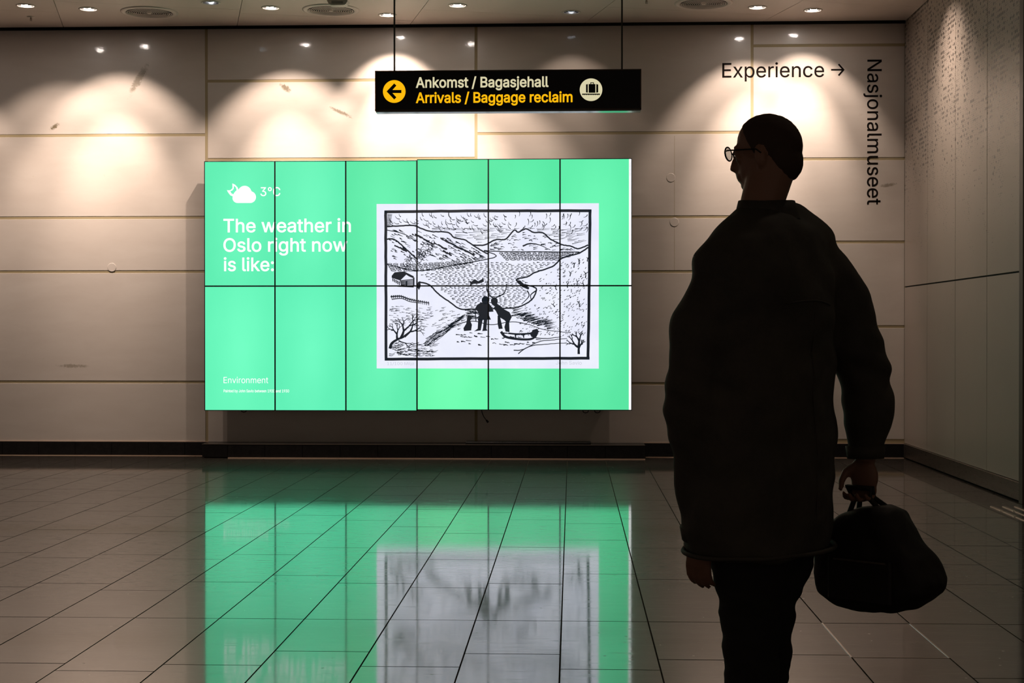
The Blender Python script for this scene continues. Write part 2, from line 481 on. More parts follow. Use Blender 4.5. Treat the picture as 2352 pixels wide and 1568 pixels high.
def tile(x0, x1, y0, y1, single):
    global tile_n
    x0 += G; x1 -= G; y0 += G*1.3; y1 -= G*1.3
    if single:
        bm = B((x0, y0, -.012), (x1, y1, 0))
        cx, cy = (x0+x1)/2, (y0+y1)/2; tx, ty = rnd.uniform(-1, 1)*.00055, rnd.uniform(-1, 1)*.0004
        for v in bm.verts:
            if v.co.z > -.006: v.co.z += (v.co.x-cx)*ty + (v.co.y-cy)*tx - .0006
        part('floor_tile', bm, M_FLOOR, fl); tile_n += 1
    else: box(rest, (x0, y0, -.012), (x1, y1, -.0004))
for k in range(-26, KMAX+8):
    x0 = XT0 + k*TWD; x1 = x0 + TWD
    if x0 < XL or x0 > 6.6: continue
    if x0 > XR: continue
    x1 = min(x1, XR)
    ys = sorted(set([YC] + joints.get(k, [])), reverse=True)
    top = WALL
    while top - ys[0] > 1.25: ys.insert(0, ys[0] + rnd.choice((.62, .85, .98, 1.15)))
    ys = [top] + [y for y in ys if y < top-.12]
    # fill long gaps of unmeasured columns
    out = [ys[0]]
    for y in ys[1:]:
        while out[-1] - y > 1.35:
            out.append(out[-1] - rnd.choice((.85, 1.0, .7)))
        out.append(y)
    while out[-1] > 4.9: out.append(out[-1] - rnd.choice((.62, .85, .98, 1.15)))
    for a, b in zip(out, out[1:]):
        if a-b < .05: continue
        # in view?
        cx, cyy = (x0+x1)/2, (a+b)/2
        vis = a > 4.9 and abs((cx/a) + .04) < .345*1.12 + TWD/a
        tile(x0, x1, b, a, vis and tile_n < 296)
    y = out[-1]
    while y > -3:
        y2 = max(-3, y - rnd.choice((.62, .85, .98, 1.15))); tile(x0, x1, y2, y, False); y = y2
rt = part('floor_tile_field', rest, M_FLOOR, fl); rt['kind'] = 'stuff'
print('floor tiles', tile_n)
# steel framed hatch edges in the floor
kx = XT0 + kcol(1568)*TWD
y1h = YC; y0h = atZ(2066, 1510, 0).y
for xx in (kx, kx+TWD):
    part('hatch_edge_strip', B((xx-.003, y0h, -.006), (xx+.003, y1h, .0008)), M_BRIGHTSTEEL, fl)
part('hatch_edge_strip', B((kx, y0h-.002, -.006), (kx+TWD, y0h+.001, .0008)), M_BRIGHTSTEEL, fl)

# ------------------------------------------------------------------ plinth and baseboards
def bb_tiles(par, x0, x1, y, zt, joints_x, depth=.02):
    xsj = [x0] + [x for x in joints_x if x0+.02 < x < x1-.02] + [x1]
    for a, b in zip(xsj, xsj[1:]):
        part('baseboard_tile', B((a+.0015, y-depth, .010), (b-.0015, y, zt), .001), M_BASE, par)
xs_a, xs_b = atY(464, 1030, STEP).x, atY(1482, 1030, STEP).x
jx = [XT0 + k*TWD for k in range(-40, 12)]
b1 = tag(obj('baseboard_back', B((XL, WALL-.006, 0), (xs_a, WALL+.012, BZ-.006)), M_GROUT), 'black stone tile baseboard under the marble wall', None, None, 'structure')
bb_tiles(b1, XL+.5, xs_a-.001, WALL-.006, BZ, [x-.32*TWD for x in jx], .014)
bb_tiles(b1, xs_b+.001, XR, WALL-.006, BZ, jx, .014)
part('pale_floor_joint', B((XL, WALL-.034, -.004), (xs_a-.02, WALL-.018, .004)), M_PALEJOINT, b1)
part('pale_floor_joint', B((xs_b+.02, WALL-.034, -.004), (XR-.01, WALL-.018, .004)), M_PALEJOINT, b1)
part('top_edge_sealant', B((XL, WALL-.006, BZ), (xs_a, WALL+.002, BZ+.006)), M_PALEJOINT, b1)
part('top_edge_sealant', B((xs_b, WALL-.006, BZ), (XR, WALL+.002, BZ+.006)), M_PALEJOINT, b1)
pl = tag(obj('trim_2', B((xs_a+.016, STEP+.02, 0), (xs_b-.016, WALL-.002, BZ-.012)), M_GROUT), 'low black tiled plinth along the wall under the display', None, None, 'structure')
bb_tiles(pl, xs_a, xs_b, STEP+.02, BZ-.010, jx)
part('top_slab', B((xs_a, STEP, BZ-.0095), (xs_b, WALL-.001, BZ), .001), M_BASE, pl)
for xx in (xs_a, xs_b):
    s = .016 if xx == xs_a else -.016
    part('side_tile', B((min(xx, xx+s), STEP+.021, .010), (max(xx, xx+s), WALL-.001, BZ-.010)), M_BASE, pl)
part('pale_top_edge', B((xs_a, STEP-.0015, BZ-.004), (xs_b, STEP+.003, BZ+.0008)), mat('pale_stone_edge', (.16, .12, .09), .4), pl)  # lighter brown strip along the plinth's top front edge
part('pale_floor_joint', B((atY(524, 1054, STEP).x, STEP-.014, -.004), (xs_b, STEP+.002, .0065)), M_PALEJOINT, pl)

# ------------------------------------------------------------------ right wall
wr = tag(obj('wall_right', B((XR+.012, 2.0, 0), (XR+.3, WALL+.012, 4.6)), M_BLACKVOID), 'wall of tall perforated grey panels', None, None, 'structure')
ZJ = atY(2076, 659, WALL).z
PW = (WALL - atX(2350, 800, XR).y)/5*1.0
ysj = [WALL-.004, atX(2129.5, 800, XR).y, atX(2193.5, 800, XR).y, atX(2266.5, 800, XR).y, atX(2349, 800, XR).y]
pw = (ysj[1]-ysj[4])/3
while ysj[-1] > 3: ysj.append(ysj[-1]-pw)
for a, b in zip(ysj, ysj[1:]):
    part('perforated_panel', B((XR, b+.004, ZJ+.006), (XR+.014, a-.004, 4.5), .001), M_PERF, wr)
    part('perforated_panel', B((XR, b+.004, .145), (XR+.014, a-.004, ZJ-.006), .001), M_PERF, wr)
kb = tag(obj('baseboard_right', B((XR-.012, 3, 0.012), (XR+.012, WALL-.03, .136), .002), M_STEEL), 'dark brushed metal kick plate along the perforated wall', None, None, 'structure')
part('top_edge_lip', B((XR-.013, 3, .136), (XR+.004, WALL-.03, .140)), M_BRIGHTSTEEL, kb)
tag(obj('trim_3', B((XR-.03, ysj[4]-.10, .0), (XR-.001, ysj[4]-.012, 4.4), .002), mat('brown_post_cover', (.10, .075, .058), .4)), 'brown vertical cover strip at the right edge of the picture', None, None, 'structure')

# tactile bars on the floor by the right wall
p0 = atZ(2271, 1163, 0)
tp = thing('tactile_paving', 'rows of raised steel guidance bars on the floor by the perforated wall', 'floor marker', (p0.x+.04, p0.y, 0))
tbar = None
for r in range(4):
    for j in range(6):
        y = p0.y - j*.30 + (0 if r else 0); x = p0.x + .018 + r*.082
        if x > XR-.05: continue
        if tbar is None:
            bm = bmesh.new(); n = 6; out = []
            for e, s in ((0, 1), (-.27, -1)):
                for k in range(n+1):
                    a = -PI/2 + PI*k/n
                    out.append((.015*math.sin(a)*(1 if s > 0 else -1), e - s*.015 + s*.015*math.cos(a)))
            lo = [(px_, py_, 0.0002) for px_, py_ in out]; hi = [(px_*.75, -.135+(py_+.135)*.975, .005) for px_, py_ in out]
            ring_loft(bm, [lo, hi]); bmesh.ops.recalc_face_normals(bm, faces=bm.faces)
            tbar = obj('guidance_bar', bm, M_BRIGHTSTEEL); tbar.parent = tp; o = tbar
        else:
            o = tbar.copy(); COL.objects.link(o); o.parent = tp
        o.location = (x - tp.location.x, y - tp.location.y, 0)

# ------------------------------------------------------------------ ceiling
CY0 = 11.6; CYE = WALL-.10
ceil = tag(obj('ceiling', B((XL, -3, CEIL), (XR+.0, CY0-.004, CEIL+.05)), M_CEIL), 'smooth off white ceiling of large angled panels', None, None, 'structure')
part('ceiling_backing', B((XL, CY0-.004, CEIL+.16), (XR, WALL, CEIL+.2)), M_BLACKVOID, ceil)
part('seam_backing', B((XL, CY0-.004, CEIL+.010), (XR-.02, CYE-.02, CEIL+.0105)), M_CEILSEAM, ceil) if False else None
th = math.atan((1313.5-396)/F)
U = Vector((math.cos(th), math.sin(th))); Vv = Vector((-math.sin(th), math.cos(th)))
def uv(px, py):
    p = atZ(px, py, CEIL); return p.x*U.x+p.y*U.y, p.x*Vv.x+p.y*Vv.y
us = [uv(145, 60)[0], uv(545, 57)[0], uv(943, 55)[0], uv(1351, 47)[0], uv(1761, 45)[0]]
du = (us[-1]-us[0])/4
us = [us[0]-3*du, us[0]-2*du, us[0]-du] + us + [us[-1]+du, us[-1]+2*du]
vcross = [uv(60, 25)[1]]*3 + [uv(350, 13)[1], uv(750, 39)[1], uv(1080, 27)[1], uv(1600, 26)[1], uv(1960, 8)[1], uv(1960, 8)[1]]
LAMPS = [(59, 12.5, .97), (203, 20.5, .83), (484, 6, 0), (622, 17.5, .87), (890, 34, .53), (1051, 12, 1.0), (1312, 27.5, .53), (1740, 16.5, .6), (1867, 23, .43)]
VENTS = [(343, 28), (760, 22.5), (1616, 7)]
lamp_pos = [atZ(x, y, CEIL) for x, y, _ in LAMPS]
extra = [Vector((lamp_pos[0].x - 1.35, WALL-.75, CEIL))]
lamp_pos += extra
vent_pos = [atZ(x, y, CEIL) for x, y in VENTS]
# cutters
def cutter(bm, p, r): lathe(bm, [(r, -.05), (r, .12)], p, 'Z', 32)
cb_ = bmesh.new()
for p in lamp_pos: cutter(cb_, p, .070)
for p in vent_pos: cutter(cb_, p, .215)
cme = bpy.data.meshes.new('cut'); bmesh.ops.recalc_face_normals(cb_, faces=cb_.faces); cb_.to_mesh(cme); cb_.free()
cob = bpy.data.objects.new('cut', cme); COL.objects.link(cob)
for i in range(len(us)-1):
    u0, u1 = us[i]+.0025, us[i+1]-.0025
    vc = vcross[i]
    vlist = [vc + 3.0, vc, vc-1.64, vc-3.28, vc-5]
    for a, b in zip(vlist, vlist[1:]):
        a2, b2 = a-.0015, b+.0015
        pts = [(U.x*u+Vv.x*v, U.y*u+Vv.y*v) for u, v in ((u0, b2), (u1, b2), (u1, a2), (u0, a2))]
        for n, d in (((0, 1), CYE), ((0, -1), -CY0), ((1, 0), XR-.012), ((-1, 0), -XL)):
            if pts: pts = clip(pts, n, d)
        if len(pts) < 3: continue
        ar = abs(sum(pts[j][0]*pts[(j+1) % len(pts)][1]-pts[(j+1) % len(pts)][0]*pts[j][1] for j in range(len(pts))))/2
        if ar < .01: continue
        bm = bmesh.new(); ring_loft(bm, [[(x, y, CEIL) for x, y in pts], [(x, y, CEIL+.02) for x, y in pts]])
        bmesh.ops.recalc_face_normals(bm, faces=bm.faces)
        o = obj('ceiling_panel', bm, M_CEIL)
        md = o.modifiers.new('b', 'BOOLEAN'); md.operation = 'DIFFERENCE'; md.object = cob; md.solver = 'EXACT'
        dg = bpy.context.evaluated_depsgraph_get(); dg.update()
        me = bpy.data.meshes.new_from_object(o.evaluated_get(dg)); o.modifiers.clear(); old = o.data; o.data = me; bpy.data.meshes.remove(old)
        o.data.materials.clear(); o.data.materials.append(M_CEIL)
        o.parent = ceil
bpy.data.objects.remove(cob)

# ------------------------------------------------------------------ downlights
lab = ['recessed downlight nearest the left edge of the picture, lit', 'lit recessed downlight just left of the leftmost round vent',
 'unlit-looking chrome recessed downlight between the two left round vents', 'lit recessed downlight just left of the middle round vent',
 'lit recessed downlight half hidden by the left rod of the hanging sign', 'lit recessed downlight right of the left sign rod, above the sign middle',
 'dim recessed downlight just left of the right rod of the hanging sign', 'lit recessed downlight just right of the rightmost round vent',
 'lit recessed downlight closest to the perforated wall', 'recessed downlight in the ceiling beyond the left edge of the picture']
POW = [80, 125, 0, 150, 105, 150, 10, 88, 66, 90]
TILT = [27]*10
for i, p in enumerate(lamp_pos):
    t = thing('ceiling_downlight', lab[i], 'ceiling light', p, 'recessed downlights in the ceiling')
    part('trim_ring', lathe(bmesh.new(), [(.070, .004), (.070, -.003), (.078, -.007), (.087, -.003), (.087, .0)], p, 'Z', 36, False), M_LAMPRING, t, True)
    part('reflector', lathe(bmesh.new(), [(.069, -.002), (.067, .013)], p, 'Z', 32, False), M_CHROME, t, True)
    part('upper_reflector', lathe(bmesh.new(), [(.067, .013), (.064, .035), (.055, .065), (.001, .085)], p, 'Z', 32, False), M_REFLSHADE if i != 2 else M_CHROME, t, True)  # upper reflector wall, blackened as shade except in the chrome lamp
    tl = math.radians(TILT[i]); on = POW[i] > 0
    for nm, prof, mt in (('lamp', [(.003, -.004), (.026, -.0035), (.042, 0)], M_LAMP if on and POW[i] > 20 else M_LAMPDIM), ('lamp_housing', [(.0435, .001), (.045, .004), (.042, .025), (.02, .045)], M_HOUSE)):
        bm = bmesh.new(); lathe(bm, prof, (0, 0, 0), 'Z', 24)
        bmesh.ops.rotate(bm, verts=bm.verts, cent=(0, 0, 0), matrix=Matrix.Rotation(tl, 3, 'X'))
        bmesh.ops.translate(bm, verts=bm.verts, vec=p + Vector((0, -.006, .013)))
        part(nm, bm, mt, t, True)
    if on:
        for nm, k_, sz, bl in (('wide_beam', .82, 80, .5), ('core_beam', 1.65, 46, 1.0)):
            ld = bpy.data.lights.new(nm, 'SPOT'); ld.energy = POW[i]*k_; ld.color = (1, .795, .665)
            ld.spot_size = math.radians(sz); ld.spot_blend = bl; ld.shadow_soft_size = .018
            lo = bpy.data.objects.new('spot_light', ld); COL.objects.link(lo); lo.parent = t
            lo.location = (0, 0, -.012); lo.rotation_euler = (tl, 0, 0)

p = Vector((XR-.62, 12.75, CEIL))
t = thing('ceiling_downlight', 'downlight just above the picture edge washing the perforated wall', 'ceiling light', p, 'recessed downlights in the ceiling')
part('trim_ring', lathe(bmesh.new(), [(.03, -.004), (.070, -.004), (.078, -.007), (.087, -.003), (.087, .0)], p, 'Z', 36, False), M_LAMPRING, t, True)
for nm, k_, sz, bl in (('wide_beam', 58, 100, .9), ('core_beam', 34, 60, 1.0)):
    ld = bpy.data.lights.new(nm, 'SPOT'); ld.energy = k_; ld.color = (1, .795, .665)
    ld.spot_size = math.radians(sz); ld.spot_blend = bl; ld.shadow_soft_size = .018
    lo = bpy.data.objects.new('spot_light', ld); COL.objects.link(lo); lo.parent = t
    lo.location = (0, 0, -.012); lo.rotation_euler = (0, -math.radians(26), 0)

# ------------------------------------------------------------------ round vents
vl = ['round slotted ceiling vent at the far left', 'round slotted ceiling vent below the white ceiling camera', 'round slotted ceiling vent right of the hanging sign']
for i, p in enumerate(vent_pos):
    t = thing('ceiling_vent', vl[i], 'vent', p, 'round ceiling vents')
    part('outer_ring', lathe(bmesh.new(), [(.210, .006), (.212, -.008), (.222, -.013), (.234, -.009), (.240, -.012), (.262, -.003), (.262, .0)], p, 'Z', 48, False), M_VENTRING, t, True)
    part('vent_inside', lathe(bmesh.new(), [(.213, .05), (.213, .045)], p, 'Z', 32), M_VENTDARK, t)
    for r in range(11):
        ra = .030 + r*.0165
        part('louvre_ring', lathe(bmesh.new(), [(ra, -.0112), (ra+.0062, -.0112), (ra+.0062, -.0118), (ra, -.0118), (ra, -.0112)], p, 'Z', 40, False), M_VENTRING, t)
    part('centre_cap', lathe(bmesh.new(), [(.022, .004), (.022, -.012), (.017, -.015)], p, 'Z', 20), M_CEIL, t)
# sprinklers
for (px, py, lb) in ((71, 38.5, 'small sprinkler head below the far left downlight'), (1485, -2, 'small sprinkler head left of the rightmost vent')):
    p = atZ(px, py, CEIL); t = thing('sprinkler', lb, 'sprinkler', p, 'ceiling sprinkler heads')
    part('escutcheon', lathe(bmesh.new(), [(.036, 0), (.034, -.005), (.010, -.008)], p, 'Z', 20), M_PLASTIC, t, True)
    part('nozzle', lathe(bmesh.new(), [(.008, -.006), (.008, -.02), (.004, -.03)], p, 'Z', 12), M_BRASS, t)
    bm = bmesh.new()
    for s in (-1, 1): tube(bm, [p+Vector((s*.007, 0, -.016)), p+Vector((s*.010, 0, -.026)), p+Vector((s*.003, 0, -.038))], .0018, 6)
    part('yoke', bm, M_BRASS, t)
    part('deflector', lathe(bmesh.new(), [(.013, -.038), (.013, -.040)], p, 'Z', 16), M_BRASS, t)
# ceiling camera / sensor
p = atZ(777, -12, CEIL)
t = thing('ceiling_camera', 'white and black ceiling camera above the middle round vent', 'camera', p)
part('mount', B((p.x-.075, p.y-.05, CEIL-.055), (p.x+.075, p.y+.05, CEIL), .008), M_HOUSE, t)
bm = bmesh.new(); ring_loft(bm, [[(p.x+sx*a, p.y+sy*b, CEIL-z) for sx, sy in ((-1, -1), (1, -1), (1, 1), (-1, 1))] for a, b, z in ((.092, .06, .048), (.092, .062, .066), (.070, .055, .095), (.060, .05, .100))])
bmesh.ops.recalc_face_normals(bm, faces=bm.faces); bmesh.ops.bevel(bm, geom=list(bm.edges), offset=.006, segments=2, affect='EDGES')
part('housing', bm, M_PLASTIC, t)
part('lens_window', B((p.x-.05, p.y-.066, CEIL-.085), (p.x+.05, p.y-.058, CEIL-.066), .002), mat('grey_lens_window', (.25, .22, .2), .2), t)

# ------------------------------------------------------------------ hanging sign
YS = 10.5
a = atY(861.5, 256, YS); b = atY(1473, 158, YS); sx0, sx1 = a.x, b.x
sz0 = atY(1313, 252.5, YS).z; sz1 = atY(1313, 159.5, YS).z
sg = thing('hanging_sign', 'black hanging direction sign with white and yellow lettering', 'sign', ((sx0+sx1)/2, YS+.05, sz0))
part('sign_box', B((sx0, YS+.008, sz0), (sx1, YS+.095, sz1), .003), M_SIGNFRAME, sg)
part('sign_face', B((sx0+.009, YS+.002, sz0+.009), (sx1-.009, YS+.010, sz1-.009)), M_SIGNBLACK, sg)
for lo, hi in (((sx0, YS-.004, sz0), (sx1, YS+.009, sz0+.009)), ((sx0, YS-.004, sz1-.009), (sx1, YS+.009, sz1)), ((sx0, YS-.004, sz0), (sx0+.009, YS+.009, sz1)), ((sx1-.009, YS-.004, sz0), (sx1, YS+.009, sz1))):
    part('frame_profile', B(lo, hi, .001), M_SIGNFRAME, sg)
part('bottom_edge', B((sx0+.004, YS+.002, sz0-.008), (sx1-.004, YS+.09, sz0)), mat('teal_lit_edge', (.5, .6, .58), .15), sg)  # glass bottom edge, teal light of the screens put into its colour
wall_text('norwegian_lettering', 'Ankomst / Bagasjehall', 955, 1260, 178, 201, YS, M_SIGNCREAM, sg, .018)
wall_text('english_lettering', 'Arrivals / Baggage reclaim', 955, 1315, 213, 236, YS, M_SIGNYELLOW, sg, .018)
def circ(px, py, rpx, Y, n=40):
    c = atY(px, py, Y); r = atY(px+rpx, py, Y).x - c.x
    return [(c.x+r*math.cos(2*PI*k/n), c.z+r*math.sin(2*PI*k/n)) for k in range(n)]
def pp(pts, Y): return [(atY(x, y, Y).x, atY(x, y, Y).z) for x, y in pts]
def flat(bm, pts, Y, th=.0008):
    n0 = len(bm.faces); poly(bm, pts, Y, Y+th); return bm
def fin(bm):
    bmesh.ops.recalc_face_normals(bm, faces=bm.faces); return bm
part('arrow_disc', fin(flat(bmesh.new(), circ(905.5, 210, 26, YS), YS)), M_SIGNYELLOW, sg)
ar = [(888, 210), (905.5, 191.5), (910.5, 196.5), (901.5, 206.6), (922, 206.6), (922, 213.6), (901.5, 213.6), (910.5, 223.5), (905.5, 228.5)]
part('arrow', fin(flat(bmesh.new(), pp(ar, YS), YS-.001)), M_SIGNBLACK, sg)
part('suitcase_disc', fin(flat(bmesh.new(), circ(1357.5, 206, 26, YS), YS)), M_SIGNCREAM, sg)
bm = bmesh.new()
flat(bm, pp([(1346, 194), (1350, 193), (1350, 213), (1346, 212)], YS), YS-.001)
flat(bm, pp([(1352, 193), (1367.5, 193), (1367.5, 213), (1352, 213)], YS), YS-.001)
flat(bm, pp([(1369.5, 193), (1374, 194), (1374, 212), (1369.5, 213)], YS), YS-.001)
flat(bm, pp([(1356, 193), (1356, 189), (1364, 189), (1364, 193), (1362.3, 193), (1362.3, 190.7), (1357.7, 190.7), (1357.7, 193)], YS), YS-.001)
z = [(1337, 215)] + [(1378, 215)]
zz = [(1378 - k*2.05, 217 + (k % 2)*1.8) for k in range(21)]
flat(bm, pp(z + zz, YS), YS-.001)
part('suitcase_pictogram', fin(bm), M_SIGNBLACK, sg)
for px in (906, 1428.5):
    x = atY(px, 150, YS+.05).x
    bm = bmesh.new(); tube(bm, [(x, YS+.05, sz1-.002), (x, YS+.05, CEIL)], .0062, 10)
    part('suspension_rod', bm, M_ROD, sg)
    part('ceiling_rose', lathe(bmesh.new(), [(.03, 0), (.03, -.01), (.008, -.02)], (x, YS+.05, CEIL), 'Z', 20), M_ROD, sg)

# ------------------------------------------------------------------ wall lettering
Yt = WALL-.0015
o = thing('wall_lettering', 'dark lettering Experience with right-pointing arrow high on the marble wall', 'lettering', atY(1658, 178, Yt))
wall_text('word', 'Experience', 1659, 1893, 145, 178, Yt, M_TEXTDARK, o, .004)
bm = bmesh.new()
flat(bm, pp([(1909, 158.3), (1936, 158.3), (1936, 162), (1909, 162)], Yt), Yt, .001)
flat(bm, pp([(1924.5, 148.5), (1927.5, 146), (1940, 160.2), (1927.5, 174.5), (1924.5, 172), (1935, 160.2)], Yt), Yt-.0003, .001)
part('right_arrow', fin(bm), M_TEXTDARK, o)
o = wall_text('wall_lettering', 'Nasjonalmuseet', 1992.5, 2025, 137, 470, Yt, M_TEXTDARK, None, .004, True)
tag(o, 'dark vertical lettering Nasjonalmuseet beside the perforated wall corner', 'lettering')

# ------------------------------------------------------------------ video wall
X0 = atY(469.5, 650, SCR).x; X1 = atY(1451.5, 650, SCR).x; PWD = (X1-X0)/6
ZT = atY(1313, 365.5, SCR).z; ZB = atY(1313, 943.5, SCR).z; ZM = atY(1313, 656, SCR).z
vw = thing('video_wall', 'large video wall of twelve green portrait displays showing weather and a print', 'display', ((X0+X1)/2, WALL-.02, ZB))
def sgb(r, g, b): return tuple((c/255/12.92 if c/255 <= .04045 else ((c/255+.055)/1.055)**2.4) for c in (r, g, b))
cols = [[(98, 238, 180), (98, 238, 180), (94, 232, 168), (90, 228, 162), (90, 232, 166), (98, 238, 172)],
        [(104, 244, 186), (100, 240, 184), (98, 236, 176), (110, 250, 176), (96, 234, 168), (92, 230, 164)]]
for r in range(2):
    for c in range(6):
        x0 = X0 + c*PWD; x1 = x0+PWD; z1, z0 = ((ZT, ZM), (ZM, ZB))[r]
        dz = .006 if c >= 3 else -.004
        if r == 0: z1 += dz
        else: z0 += dz
        e = .0066
        d = part('display_panel', B((x0+.0004, SCR+.004, z0+.0004), (x1-.0004, SCR+.085, z1-.0004)), M_HOUSE, vw)
        cc = cols[r][c]; lo_c = sgb(*[max(0, v-6) for v in cc]); hi_c = sgb(min(255, cc[0]+8), min(255, cc[1]+6), min(255, cc[2]+6))
        part('screen_surface', B((x0+e, SCR+.0012, z0+e), (x1-e, SCR+.005, z1-e)), screen_mat(r*6+c, lo_c, hi_c), d)
        bm = bmesh.new()
        for lo, hi in (((x0, SCR-.003, z0), (x1, SCR+.006, z0+e)), ((x0, SCR-.003, z1-e), (x1, SCR+.006, z1)), ((x0, SCR-.003, z0+e), (x0+e, SCR+.006, z1-e)), ((x1-e, SCR-.003, z0+e), (x1, SCR+.006, z1-e))):
            box(bm, lo, hi)
        part('bezel', bm, M_BEZEL, d)
# mounting frame, brackets
for z in (ZB+.25, ZM-.3, ZM+.3, ZT-.25):
    part('mounting_rail', B((X0+.15, SCR+.085, z-.03), (X1-.15, WALL-.001, z+.03)), M_HOUSE, vw)
for px in (560, 1345, 1372):
    x = atY(px, 950, SCR+.06).x
    bm = bmesh.new(); tube(bm, [(x-.03, SCR+.06, ZB+.01), (x-.02, SCR+.06, ZB-.016), (x, SCR+.06, ZB-.022), (x+.02, SCR+.06, ZB-.016), (x+.03, SCR+.06, ZB+.01)], .004, 8)
    part('release_loop', bm, M_RUBBER, vw)
YT = SCR+.0004
part('white_scroll_bar', B((atY(1444.5, 600, YT).x, YT-.001, ZB+.008), (atY(1450.4, 600, YT).x, YT+.0005, ZT)), M_WHITE, vw)
o = wall_text('side_note_lettering', 'Fullscreen view', 1446, 1449.3, 374, 404, YT-.0015, M_INKFAINT, vw, 0, True)
for i, (s, xa, xb, yt, yb) in enumerate((('The weather in', 513, 806, 503, 533), ('Oslo right now', 513, 798, 547.5, 577.5), ('is like:', 514, 629, 592, 622))):
    wall_text('headline_lettering', s, xa, xb, yt, yb, YT, M_WHITE, vw, .012)
wall_text('temperature_lettering', '3\u00b0C', 598, 644, 430, 450, YT, M_WHITE, vw, .006)
wall_text('title_lettering', 'Environment', 513.5, 616, 865.5, 879.5, YT, M_WHITE, vw, .0)
wall_text('caption_lettering', 'Painted by John Savio between 1920 and 1930', 513.5, 664, 894.3, 900.5, YT, M_WHITE, vw, .012)
bm = bmesh.new()   # cloud with crescent moon
cl = []
def arc(cx, cy, r, a0, a1, n=14): return [(cx+r*math.cos(math.radians(a0+(a1-a0)*k/n)), cy-r*math.sin(math.radians(a0+(a1-a0)*k/n))) for k in range(n+1)]
cl = arc(574.5, 452.5, 13.5, -90, 75) + arc(562, 442, 15.5, 25, 165) + arc(545.5, 454.5, 11.5, 130, 270)
flat(bm, pp(cl, YT), YT)
mo_out = arc(541, 441, 20.5, 170, 300, 12); mo_in = arc(531, 428, 16, -35, 75, 12)
moon = [(521, 436.5), (524, 442), (529, 448.5), (535, 451), (540, 446), (544.5, 443), (548.5, 437.5), (546, 430.5), (540, 424), (533.5, 421), (533.8, 427), (534, 432), (530, 436), (526, 437)]
hole = [(529, 438.8), (533.5, 437.5), (537, 433), (537.3, 426.5), (541.5, 430), (543.5, 436.5), (539, 441), (536, 446), (531.5, 443.8)]
a_ = pp(moon, YT); h_ = pp(hole, YT)
flat(bm, a_, YT)
part('weather_icon', fin(bm), M_WHITE, vw)
part('moon_opening', fin(flat(bmesh.new(), h_, YT-.0006, .0004)), screen_mat(40, sgb(100, 240, 184), sgb(106, 244, 188)), vw)

# ---- the print: a generic winter landscape in bold black strokes
YP = YT
YI = YP-.0009
def ptx(x, y):        # local picture units (2103 x 1568) to the screen plane
    p = atY(850 + x/3.824, 450 + y/3.824, YP); return p.x, p.z
part('print_paper', B((atY(865, 600, YP).x, YP, atY(1100, 846, YP).z), (atY(1375.5, 600, YP).x, YP+.0006, atY(1100, 467.5, YP).z)), M_PAPER, vw)
ink = bmesh.new()
def stroke(pts, w=5, w2=None, closed=False):
    """tapered ribbon, w in picture units"""
    w2 = w if w2 is None else w2
    if w < 20: w *= 1.45; w2 *= 1.35
    P = [Vector(p) for p in pts]; n = len(P); L = []; R = []
    for i, p in enumerate(P):
        t = (P[min(i+1, n-1)]-P[max(i-1, 0)]); t = t.normalized() if t.length else Vector((1, 0))
        nn = Vector((-t.y, t.x)); k = i/(n-1); ww = (w + (w2-w)*k)/2
        L.append(p+nn*ww); R.append(p-nn*ww)
    vl_ = [ink.verts.new((ptx(*v)[0], YI, ptx(*v)[1])) for v in L]; vr_ = [ink.verts.new((ptx(*v)[0], YI, ptx(*v)[1])) for v in R]
    for i in range(n-1): ink.faces.new((vl_[i], vl_[i+1], vr_[i+1], vr_[i]))
def sm(pts, n=6, jit=0):
    out = []; P = [pts[0]] + list(pts) + [pts[-1]]
    for i in range(1, len(P)-2):
        for k in range(n):
            t = k/n; a, b, c, d = P[i-1], P[i], P[i+1], P[i+2]
            out.append(tuple(.5*((2*b[j]) + (-a[j]+c[j])*t + (2*a[j]-5*b[j]+4*c[j]-d[j])*t*t + (-a[j]+3*b[j]-3*c[j]+d[j])*t**3) + rp.uniform(-jit, jit) for j in (0, 1)))
    out.append(tuple(pts[-1])); return out
rp = random.Random(11)
blob_faces = []
def blob(pts):
    vs = [ink.verts.new((ptx(*v)[0], YI-.0001, ptx(*v)[1])) for v in pts]
    f = ink.faces.new(vs)
# frame
for p in ([(126, 139), (700, 133), (1300, 130), (1945, 130)], [(137, 130), (139, 700), (141, 1445)], [(130, 1432), (1000, 1428), (1928, 1424)], [(1932, 120), (1925, 800), (1914, 1436)]):
    stroke(sm(p, 8, 1.2), 25)
def lerp_line(pts, x):
    for a, b in zip(pts, pts[1:]):
        if a[0] <= x <= b[0]: return a[1] + (b[1]-a[1])*(x-a[0])/(b[0]-a[0])
    return pts[0][1] if x < pts[0][0] else pts[-1][1]
hillL = [(150, 268), (260, 262), (380, 258), (450, 285), (540, 312), (680, 318), (740, 365), (830, 385), (900, 430), (980, 480), (1040, 512)]
hillR = [(900, 430), (1000, 430), (1100, 385), (1190, 378), (1265, 300), (1300, 318), (1370, 288), (1430, 318), (1520, 325), (1580, 375), (1680, 425), (1760, 440), (1830, 462), (1915, 430)]
shoreT = [(150, 590), (300, 600), (450, 590), (600, 580), (760, 600), (900, 575), (1060, 545), (1110, 530)]
waterT = [(1000, 480), (1200, 488), (1500, 490), (1840, 492)]
bankR = [(1915, 450), (1840, 500), (1690, 545), (1600, 620), (1450, 670), (1380, 710), (1290, 730), (1330, 770), (1440, 800), (1460, 830), (1420, 910), (1330, 965), (1240, 985)]
bankL = [(430, 755), (520, 780), (600, 860), (700, 930), (790, 990), (920, 992), (1240, 985)]
